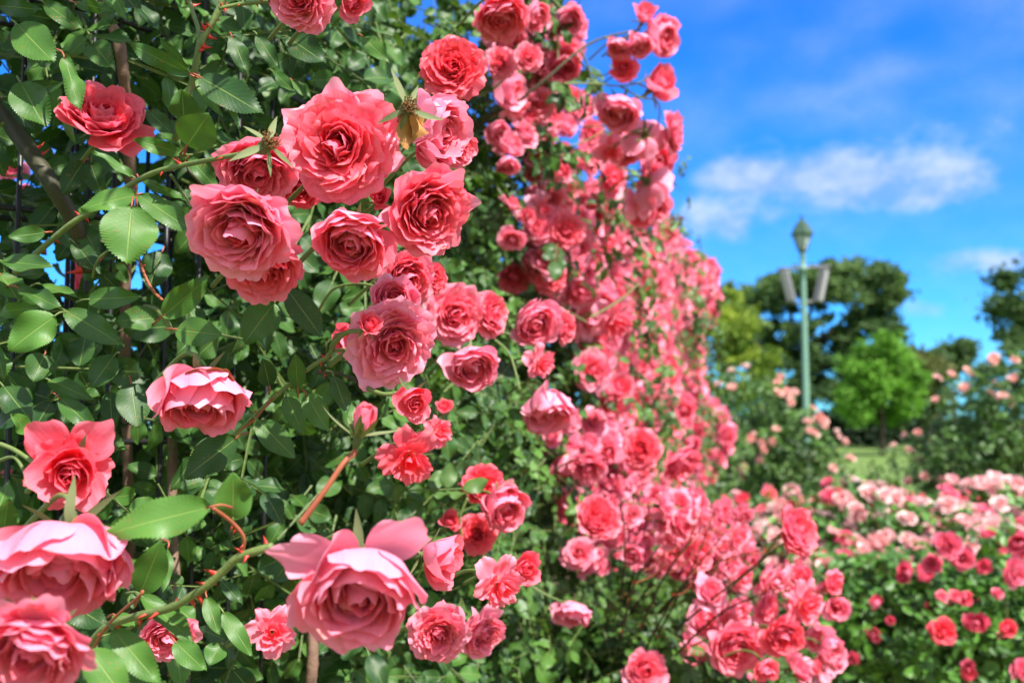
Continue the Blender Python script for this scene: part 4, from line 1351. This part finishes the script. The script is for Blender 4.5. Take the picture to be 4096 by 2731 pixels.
H('open', 0, 1045, 722, 138, (.25, -.12, 1), .7, 'pink open rose at the left of a touching pair right of the pale full rose', 1.42, 2.2)
H('open', 1, 1130, 722, 105, (.9, -.05, .55), .35, 'coral open rose turned right, right half of the touching pair', 1.45, .6)
H('globe', 1, 1083, 838, 122, (.3, -.55, .8), .88, 'pale globe shaped rose hanging below the touching pair', 1.38, 1.4)
H('cup', 0, 935, 640, 130, (.4, -.3, .8), .5, 'pink rose half hidden beneath the globe shaped coral one', 1.12, 2.0)
H('cup', 1, 995, 640, 70, (.7, -.2, .7), .1, 'dark coral bloom behind, right of the half hidden pink rose', 1.25, .4)
H('half', 1, 800, 780, 90, (-.6, -.2, .5), .05, 'deep red bloom in shade behind the pale pink full rose', 1.08, .4)
H('globe', 2, 460, 915, 225, (.15, -.80, .42), .72, 'nodding pink rose with a brown wilted top petal, alone in the leaves left of centre', .86, .7)
H('loose', 0, 155, 1068, 205, (.35, -.1, 1), .12, 'half open coral rose with upright wings of petals at the left edge', .77, 2.3)
H('half', 0, 163, 1085, 182, (.35, -.3, 1), .22, 'coral heart of a young rose just inside the left edge', .76, 1.1)
H('globe', 1, 140, 1280, 325, (.15, -.80, .7), .55, 'big dusty pink rose drooping at the left edge above another one', .68, 1.5)
H('cup', 0, 70, 1490, 275, (.1, -.62, .9), .6, 'blurred coral hearted rose cut by the lower left corner', .60, 2.9)
H('globe', 0, 825, 1345, 335, (.08, -.68, .95), .72, 'biggest pink rose at the bottom with two long outer petals like ears', .66, .25)
H('half', 0, 1012, 1282, 142, (1, -.08, .25), .15, 'pointed half open coral rose lying sideways right of the biggest bloom', .82, 1.0)
H('loose', 1, 1150, 1345, 130, (.5, -.35, .8), .65, 'loose pink rose with spreading petals right of the sideways half open bloom', 1.12, .2)
H('half', 1, 1205, 1305, 80, (.45, .1, .9), .15, 'upright coral bud-like rose at the right tip of the bottom group', 1.25, .8)
H('open', 1, 1008, 1455, 135, (.05, -.30, 1), .62, 'ruffled pink rose facing out directly right below the biggest bloom', 1.18, .1)
H('cup', 2, 1108, 1455, 115, (.55, -.35, .7), .8, 'paler rose behind and right of the ruffled one near the bottom', 1.32, 1.9)
H('loose', 0, 625, 1450, 118, (.25, .15, 1), .75, 'small ragged lilac pink bloom with narrow petals left of the biggest bloom', 1.02, .9)
H('cup', 0, 385, 1460, 125, (.3, -.5, .8), .7, 'pink rose mostly covered by leaves near the bottom left', .98, .9)
H('globe', 2, 1155, 1165, 115, (.45, -.45, .7), .55, 'pink rose with a cream patch on top in the middle right of the bottom half', 1.5, .7)
H('cup', 1, 1110, 1115, 95, (.2, .3, .7), .1, 'coral rose just above the one with a cream patch', 1.58, 1.9)
H('open', 2, 1095, 1228, 88, (.15, -.05, 1), .05, 'small round coral red rose under the rose with a cream patch', 1.55, .4)
H('half', 0, 1035, 1195, 56, (.2, .5, .8), .2, 'small coral bud left of the small round coral red rose', 1.5, 1.4)
H('loose', 1, 940, 1055, 140, (.15, -.45, .8), .15, 'ragged coral red bloom below the upright bud', 1.15, 2.2)
H('loose', 0, 1010, 990, 75, (.6, .2, .6), .4, 'crumpled pink petals beside the ragged coral red bloom', 1.3, .5)
H('half', 1, 1020, 935, 45, (.2, .7, .6), .05, 'tiny red bloom between the half open coral rose and the crumpled petals', 1.35, .5)
H('globe', 1, 1258, 935, 130, (.2, -.72, .5), .92, 'pale drooping rose alone in the leaves right of centre', 1.68, .3, 1.1)
H('loose', 1, 1245, 835, 85, (.6, -.3, .6), .8, 'few pale loose petals left on a bloom above the pale drooping rose', 1.7, .8)
H('globe', 0, 1225, 742, 118, (.3, -.4, .8), .75, 'pink globe rose with a pale petal folded over its face right of the touching pair', 1.72, 2.2)
H('open', 2, 1297, 752, 78, (.85, -.1, .6), .4, 'pink bloom turned right behind the globe with a folded petal', 1.8, .9)
H('open', 0, 1300, 530, 84, (.1, -.1, 1), .3, 'round open rose with a deep heart in the upper middle', 2.3, 1.6)
H('open', 1, 1262, 632, 80, (.25, -.1, 1), .08, 'open coral rose below the round one with a deep heart', 2.35, .7)
H('cup', 1, 1180, 640, 75, (.2, -.6, .7), .3, 'shaded dusty rose left of the open coral one in the upper middle', 2.4, .7)
H('globe', 2, 1315, 1408, 84, (-.15, -.75, .5), .95, 'pale rose drooping alone on a green stem at the lower middle', 2.1, 1.2)
H('cup', 0, 1482, 1540, 98, (.2, .15, .8), .75, 'pink rose cut by the bottom edge right of the middle', 2.1, .6)
H('cup', 2, 1830, 1220, 118, (.55, .2, .6), .28, 'bright coral pink rose standing out alone to the right against the flower beds', 1.95, 1.1, stem_to=[(3050, 2230, 2.05), (2900, 2370, 2.15)])
H('cup', 1, 1150, 35, 125, (.15, -.8, .35), .35, 'dull dried rose hanging at the top edge right of the middle', 1.55, .3, 1.15)
H('globe', 0, 1230, 35, 75, (.6, -.4, .5), .6, 'pink rose at the top edge right beside the dull dried one', 1.8, .3)
H('globe', 1, 1302, 45, 78, (.35, -.6, .6), .8, 'pale rose alone against the sky at the top edge', 2.2, 2.2, stem_to=[(2230, 20, 2.2), (2160, -60, 2.2)])
H('half', 0, 1482, 32, 66, (.2, .5, .7), .35, 'topmost coral rose of the skyline spray', 2.2, .4)
H('globe', 2, 1515, 85, 96, (.55, -.3, .5), .85, 'pale rose at the right of the topmost skyline spray', 2.22, 1.2, 1.1)
H('globe', 1, 1470, 102, 66, (.2, -.75, .5), .9, 'pink rose hanging under the topmost coral one on the skyline', 2.15, .9)
H('globe', 0, 1420, 108, 60, (-.2, -.8, .5), .7, 'small pink rose hanging left on the skyline spray', 2.15, .5)
H('half', 1, 1432, 158, 70, (.1, -.1, 1), .2, 'coral half open rose facing the camera in the skyline spray', 2.18, 1.7)
H('half', 0, 1515, 190, 95, (.5, .25, .7), .3, 'pink rose pointing right on its own stem at the skyline', 2.25, 1.2)
H('globe', 1, 1422, 252, 100, (-.1, -.7, .5), .92, 'pale drooping rose in the middle of the skyline spray', 2.2, .9, 1.1)
H('cup', 2, 1482, 318, 100, (.1, -.2, -.7), .35, 'pink rose seen from behind with its dark green calyx on the skyline', 2.3, .3)
H('open', 1, 1548, 305, 96, (.95, -.1, .25), .55, 'pink rose in profile at the right-hand end of the skyline', 2.3, .5)
H('globe', 0, 1503, 430, 100, (.55, -.3, -.35), .65, 'pink rose turned away at the lower right of the skyline group', 2.35, .4)
H('half', 1, 1475, 495, 62, (.2, -.6, .6), .3, 'coral rose hanging below the turned-away one', 2.45, .5)
H('open', 2, 1150, 145, 72, (.2, -.1, 1), .5, 'pink open rose at the left of a pair near the top middle', 1.85, .5)
H('open', 0, 1213, 132, 66, (.2, .1, 1), .55, 'pink open rose at the right of a pair near the top middle', 1.9, 1.5)
H('globe', 2, 1295, 150, 82, (.1, -.4, .6), .7, 'pink rose crossed by the long arching stem', 2.25, 1.5)
H('cup', 1, 1372, 1190, 100, (.25, .35, .9), .35, 'pink rose opening upwards among twigs right of the middle', 2.05, .5)
H('open', 2, 1472, 1032, 92, (.1, .0, 1), .2, 'coral rose with a spiral heart facing the camera in the dense pink slope', 2.45, .3)
H('cup', 0, 1565, 1062, 96, (.5, -.5, .5), .3, 'coral rose at the right border of the dense pink slope', 2.6, .3)
H('loose', 1, 1415, 740, 115, (.3, -.6, .5), .85, 'big pale floppy rose on the left border of the dense pink slope', 2.35, .6)
H('half', 0, 1425, 890, 75, (.2, .5, .6), .4, 'pink upright bloom under the big pale floppy one', 2.4, .6)
H('cup', 1, 1690, 1490, 120, (.1, -.2, .9), .55, 'pink rose left of a coral one near the lower right bottom', 2.0, 1.6)
H('cup', 0, 1797, 1462, 96, (.1, -.3, 1), .12, 'coral rose in the middle of the lower right clump', 1.95, .6)
H('loose', 0, 1850, 1388, 105, (.4, .0, .8), .45, 'loose pink rose at the right of the lower right clump', 2.0, 1.4)
H('half', 1, 1758, 1535, 66, (.2, -.5, .7), .05, 'bright coral rose hanging at the bottom edge below the lower right clump', 1.9, 1.1)
H('half', 0, 1838, 1328, 72, (-.3, .5, .7), .6, 'pale pink rose below the lone bright coral pink one at right', 2.1, .4)
H('half', 1, 1912, 1338, 52, (.4, .1, .8), .12, 'small coral rose at the far right of the lower clump', 2.2, .4)
H('globe', 1, 1905, 1490, 70, (.5, -.3, .6), .6, 'pink rose at the lower right end of the lower clump', 2.1, .4)
H('cup', 2, 1350, 1075, 85, (.1, -.4, .7), .7, 'pale pink rose above the one opening upwards among twigs', 2.2, .4)
# the two ear-like petals of the biggest rose are modelled as extra guard petals
H('bud', 0, 832, 968, 72, (.26, .93, .20), .02, 'tall closed coral bud with green sepals on a long red stem', .74, .2, 1.1, cat='rose bud', name='rose_bud', stem_to=[(1375, 1850, .737), (1300, 1960, .73), (1200, 2095, .725)], stem_mat='cane_red')

# long guard petals that stand off a bloom
def guard(root_label, specs, mat='petal', name='outer_petal'):
    root = next(o for o in bpy.data.objects if o.get('label') == root_label)
    s = root.scale[0]
    inv = root.rotation_euler.to_matrix().transposed()
    for (r_, u_, L, W, al, cup, ref, pale) in specs:
        g = Geo()
        lv = inv @ Vector((r_, 0, u_))
        phi = math.atan2(lv.y, lv.x)
        V, F, UV = petal(np.random.default_rng(int(abs(r_) * 100) + 7), phi, L, W, al, cup, ref, 0.085, .13, r0=.008, z0=.004, nu=19, nv=19)
        g.add(V, F, UV, 1.0)
        o = g.obj(name, M[mat], root)
        o.color = (pale, pale, pale, 1)


root = next(o for o in bpy.data.objects if o.name.startswith('rose_bud'))
rb = np.random.default_rng(3)
for phi, al, L in ((-1.9, 24, .034), (-.5, 50, .040), (.9, 36, .036), (2.2, 52, .042), (3.6, 30, .036)):
    g = Geo()
    sepal_geo(g, rb, phi, al, L, 12)
    for v in g.v:
        v[:, :2] *= 1.25
    g.obj('sepal', M['sepal'], root)

# ------------------------------------------------------------------ spent heads
def spent(X, Y, d, face, size, label, stem_to=None, petals=0, group=None, seed=1):
    rng = np.random.default_rng(seed)
    org = P(X, Y, d)
    m = axis_matrix(cam_axis(*face), .6)
    root = empty('spent_rose', org)
    root.rotation_euler = m.to_euler()
    root.scale = (size,) * 3
    tag(root, label, 'spent rose', group)
    g = Geo()
    k = 10
    prof = [(.0012, -.016), (.004, -.012), (.0058, -.006), (.0056, -.001), (.0062, .002), (.002, .003)]
    g.add([(r * math.cos(2 * math.pi * i / k), r * math.sin(2 * math.pi * i / k), z) for r, z in prof for i in range(k)], grid_faces(k, len(prof), True), None, .5)
    g.obj('hip', M['sepal'], root)
    for i in range(5):
        g = Geo()
        sepal_geo(g, rng, i * 1.257 + .3 + rng.uniform(-.25, .25), rng.uniform(72, 100), .026 * rng.uniform(.8, 1.25), rng.uniform(10, 60))
        g.obj('sepal', M['sepal'], root)
    g = Geo()
    for i in range(70):
        a, r = rng.uniform(0, 6.28), .0055 * rng.uniform(0, 1) ** .5
        q = Vector((r * math.cos(a), r * math.sin(a), .001))
        t = q * 1.5 + Vector((rng.normal(0, .0012), rng.normal(0, .0012), .006 + rng.uniform(0, .004)))
        tube(g, [q, (q + t) / 2 + Vector((rng.normal(0, .0006), rng.normal(0, .0006), 0)), t], [.00028, .00026, .0005], 4, 2)
    g.obj('stamens', M['stamen'], root)
    for i in range(petals):
        g = Geo()
        V, F, UV = petal(rng, 4.4 + i * .9, .030, .013, 120, 40, 30, .25, .1, nu=9, nv=9)
        g.add(V, F, UV, .4)
        g.obj('dead_petal', M['dead'], root)
    if stem_to:
        mw = Matrix.Translation(org) @ m.to_4x4() @ Matrix.Diagonal((size, size, size, 1))
        inv = mw.inverted()
        g = Geo()
        tube(g, [inv @ q for q in [mw @ Vector((0, 0, -.014))] + [P(*q) for q in stem_to]], [.0017 / size] * (len(stem_to) + 1), 7, 5)
        g.obj('stem', M['cane_green'], root)
    return root


spent(1068, 578, .80, (.65, .25, .75), 1.0, 'spent rose head with brown stamens and pale bent sepals in front of the left cluster', [(1000, 606, .82), (960, 615, .84)], seed=4)
spent(1630, 437, .82, (.55, .1, .8), 1.0, 'spent rose head with a curled brown dead petal right of the largest bloom', [(1590, 520, .90), (1560, 600, .95)], 2, seed=5)
for X, Y in ((2692, 884), (2722, 882)):
    spent(X, Y, 3.6, (.2, .9, .2), 1.5, 'tiny bare brown hip on a thin stem against the sky beside the rose wall', None, 0, 'bare hips on the skyline', seed=6)

guard('biggest pink rose at the bottom with two long outer petals like ears', ((-.85, .50, .043, .016, 80, 16, 6, 1), (.60, .80, .046, .016, 78, 16, 4, 1), (-.75, -.6, .040, .020, 66, 24, 20, .7)))
guard('blurred coral hearted rose cut by the lower left corner', ((.30, .92, .050, .017, 74, 8, -6, 1),))
guard('nodding pink rose with a brown wilted top petal, alone in the leaves left of centre', ((.15, .9, .030, .020, 62, 30, 60, .8),), 'dead', 'wilted_petal')
guard('pink rose with a cream patch on top in the middle right of the bottom half', ((.1, .9, .034, .018, 62, 40, 60, .8),), 'petal_peach', 'wilted_petal')
guard('pink rose behind the brown spent head, above the pale cupped one', ((-.7, .8, .042, .020, 60, 20, 30, .8), (-.3, .9, .024, .012, 62, 30, 40, .8)))
guard('largest fully open coral rose facing the camera at the top of the central cluster', ((-.1, 1, .040, .019, 80, 22, 20, .9), (.6, .8, .041, .020, 82, 20, 24, .95), (-.8, .5, .039, .019, 84, 20, 34, .9), (.95, -.2, .039, .019, 82, 22, 30, .9)))
guard('pale pink cupped rose with a ruffled top at the left of the central cluster', ((-.4, .9, .043, .021, 56, 44, 40, 1), (.4, .9, .043, .020, 50, 48, 34, 1), (.95, .0, .043, .02, 52, 46, 30, 1)))
guard('globe shaped coral rose hanging directly below the largest open one', ((.2, .95, .042, .024, 40, 60, 20, 1), (-.6, .7, .042, .022, 42, 60, 20, .9)))
guard('coral rose with wide outer petals at the lower right of the central cluster', ((-.7, .7, .046, .021, 56, 30, 24, 1), (.5, .85, .043, .02, 56, 32, 40, .9), (.98, .1, .042, .02, 60, 30, 40, .9)))
guard('pale pink full rose with a bright red bud in front of its left side', ((.1, 1, .043, .02, 50, 44, 20, 1), (-.6, -.8, .046, .021, 66, 26, 20, 1)))
guard('half open coral rose with upright wings of petals at the left edge', ((-.6, .8, .044, .02, 60, 14, 20, .2), (.7, .7, .045, .021, 64, 14, 30, .3)))

# ------------------------------------------------------------------ the many other blooms along the wall
random.seed(21)
ZONES = [  # polygon in display px, count, diameter, depth offset, label, paleness
    ([(1060, 0), (1240, 0), (1340, 190), (1330, 300), (1180, 260)], 17, .085, -.05, 'pink rose of the crowd along the top middle, under the arching shoot', (.2, .9)),
    ([(1180, 230), (1340, 200), (1410, 330), (1420, 430), (1250, 420)], 15, .085, -.05, 'pink rose in the upper middle between the arching shoot and the round open rose', (.1, .9)),
    ([(1400, 240), (1540, 330), (1520, 480), (1440, 500), (1390, 420)], 12, .088, -1.0, 'pink rose packed among the skyline group above the dense slope', (.2, .8)),
    ([(1230, 430), (1420, 430), (1520, 520), (1540, 640), (1250, 690)], 34, .09, -.05, 'pink rose in the upper part of the dense slope, left of the skyline', (.05, .9)),
    ([(1440, 540), (1530, 510), (1600, 570), (1640, 600), (1640, 720), (1450, 740)], 44, .115, -.15, 'small far rose along the upper right border of the rose wall against the sky', (.2, .9)),
    ([(1340, 650), (1600, 720), (1610, 900), (1350, 880)], 46, .125, -.2, 'rose in the thickest middle of the far pink slope', (.1, .9)),
    ([(1390, 880), (1610, 880), (1665, 960), (1660, 1060), (1560, 1130), (1400, 1100)], 50, .125, -.25, 'rose in the thick lower part of the far pink slope', (.1, .8)),
    ([(1270, 1000), (1480, 1080), (1500, 1290), (1300, 1280)], 18, .08, -.15, 'small rose low on the wall behind bare twigs', (.1, .7)),
    ([(1140, 420), (1250, 430), (1240, 620), (1150, 600)], 6, .060, 0, 'small rose scattered in the leaves of the upper middle', (.1, .6)),
]
ZONES.append(([(1560, 880), (1630, 890), (1675, 980), (1670, 1080), (1580, 1130)], 20, .11, -.6, 'rose on the lower right border of the far pink slope, against the flower beds', (.1, .7)))
TWIG = ([(1480, 1120), (1720, 1180), (1740, 1290), (1600, 1360), (1490, 1300)], 24, .078, 'small rose among the bare twigs at the lower right', (.1, .8))
LOWER = ([(1560, 1330), (1840, 1300), (1940, 1360), (1950, 1540), (1600, 1560)], 18, .085, 'rose of the low clump near the bottom right', (.1, .8))


def in_poly(x, y, poly):
    r = False
    for i in range(len(poly)):
        (x1, y1), (x2, y2) = poly[i], poly[i - 1]
        if (y1 > y) != (y2 > y) and x < (x2 - x1) * (y - y1) / (y2 - y1) + x1:
            r = not r
    return r


def pick(poly, taken, gap):
    xs_, ys_ = [q[0] for q in poly], [q[1] for q in poly]
    for tries in range(400):
        x, y = random.uniform(min(xs_), max(xs_)), random.uniform(min(ys_), max(ys_))
        if in_poly(x, y, poly) and all((x - a) ** 2 + (y - b) ** 2 > (gap * (1 - tries / 400)) ** 2 for a, b in taken):
            break
    taken.append((x, y))
    return x, y


taken = []


def fill(poly, cnt, diam, dfun, label, pale, gap):
    for _ in range(cnt):
        x, y = pick(poly, taken, gap)
        d = dfun(x * DS)
        tpl = random.choice(LOD['pink'])
        ax = Vector((.55 + random.gauss(0, .4), -.75 + random.gauss(0, .3), random.gauss(-.05, .4)))
        o = put_bloom('rose', tpl, P(x * DS, y * DS, d), ax, diam * random.uniform(.72, 1.15), None, random.uniform(pale[0] + .45, pale[1] + .35))
        tag(o, label, 'rose', label.replace('rose', 'roses', 1))


for poly, cnt, diam, off, label, pale in ZONES:
    fill(poly, cnt, diam, (lambda px, off=off: wall_d(px) + off + random.uniform(-.10, .06)) if off > -.9 else (lambda px: random.uniform(2.3, 2.7)), label, pale, 26 if diam < .08 else 19)
fill(TWIG[0], TWIG[1], TWIG[2], lambda px: random.uniform(2.1, 2.9), TWIG[3], TWIG[4], 30)
fill(LOWER[0], LOWER[1], LOWER[2], lambda px: random.uniform(2.0, 2.5), LOWER[3], LOWER[4], 34)
n_left = 0

# blooms beyond the trellis and the smallest ones of the slope, too many to tell apart: one mass
g = Geo()
random.seed(5)


def stamp(g, tpl_kind, loc, axis, diam, rng):
    inner, outer = SM[tpl_kind]
    m = np.array(axis_matrix(axis, random.uniform(0, 6.28)))
    s = diam / .085
    for V, F, UV, t in inner + outer:
        g.add((V * s) @ m.T + np.array(loc), F, UV, t)


SM = {k: bloom_petals(k, 300 + i, .5 if k in ('cup', 'globe') else .3) for i, k in enumerate(('open', 'cup', 'globe', 'half', 'bud'))}
for poly, cnt, d0, dm in (([(1440, 540), (1640, 600), (1640, 740), (1450, 740)], 240, None, .105), ([(1350, 650), (1600, 720), (1620, 900), (1370, 880)], 240, None, .105),
                          ([(1400, 880), (1610, 880), (1660, 960), (1660, 1060), (1560, 1150), (1420, 1100)], 270, None, .105), ([(1230, 430), (1420, 430), (1530, 520), (1540, 640), (1250, 690)], 110, None, .085),
                          ([(1290, 1010), (1480, 1080), (1700, 1180), (1730, 1290), (1560, 1380), (1330, 1300)], 150, 2.3, .030), ([(1560, 1330), (1940, 1350), (1950, 1540), (1600, 1560)], 40, 2.2, .035),
                          ([(1060, 60), (1330, 60), (1420, 430), (1160, 430)], 50, None, .07), ([(1250, 950), (1420, 980), (1520, 1300), (1330, 1300), (1270, 1150)], 80, 2.5, .075), ([(1480, 1110), (1700, 1180), (1740, 1290), (1560, 1340)], 60, 2.7, .07)):
    for _ in range(cnt):
        x, y = pick(poly, [], 0)
        d = (wall_d(x * DS) + random.uniform(-.12, .15)) if d0 is None else d0 + random.uniform(-.2, .6)
        k = random.choice(('cup', 'globe', 'cup', 'globe', 'open')) if dm > .04 else random.choice(('bud', 'half', 'bud'))
        stamp(g, k, P(x * DS, y * DS, d), Vector((.5 + random.gauss(0, .5), -.7, random.gauss(.1, .5))), dm * random.uniform(.75, 1.1), None)
o = g.obj('rose_mass', M['petal'])
o.color = (1, 1, 1, 1)
tag(o, 'mass of small blurred pink blooms and buds filling the far slope of the rose wall', 'roses', None, 'stuff')

for X, Y, wd, d in ((25, 390, 75, 1.7), (60, 440, 45, 1.75), (185, 640, 110, 1.6), (90, 655, 50, 1.65), (225, 785, 60, 1.5), (255, 640, 40, 1.6), (205, 90, 55, 1.5), (20, 1110, 90, 1.3), (350, 505, 50, 1.5)):
    o = put_bloom('rose', random.choice(LOD['pink']), P(X * DS, Y * DS, d), Vector((random.gauss(0, .5), -.5, random.gauss(.2, .4))), wd * DS * d / FPX, None, random.uniform(.3, .9))
    tag(o, 'pink rose on the far side of the trellis glimpsed between the bars and leaves', 'rose', 'roses behind the trellis')
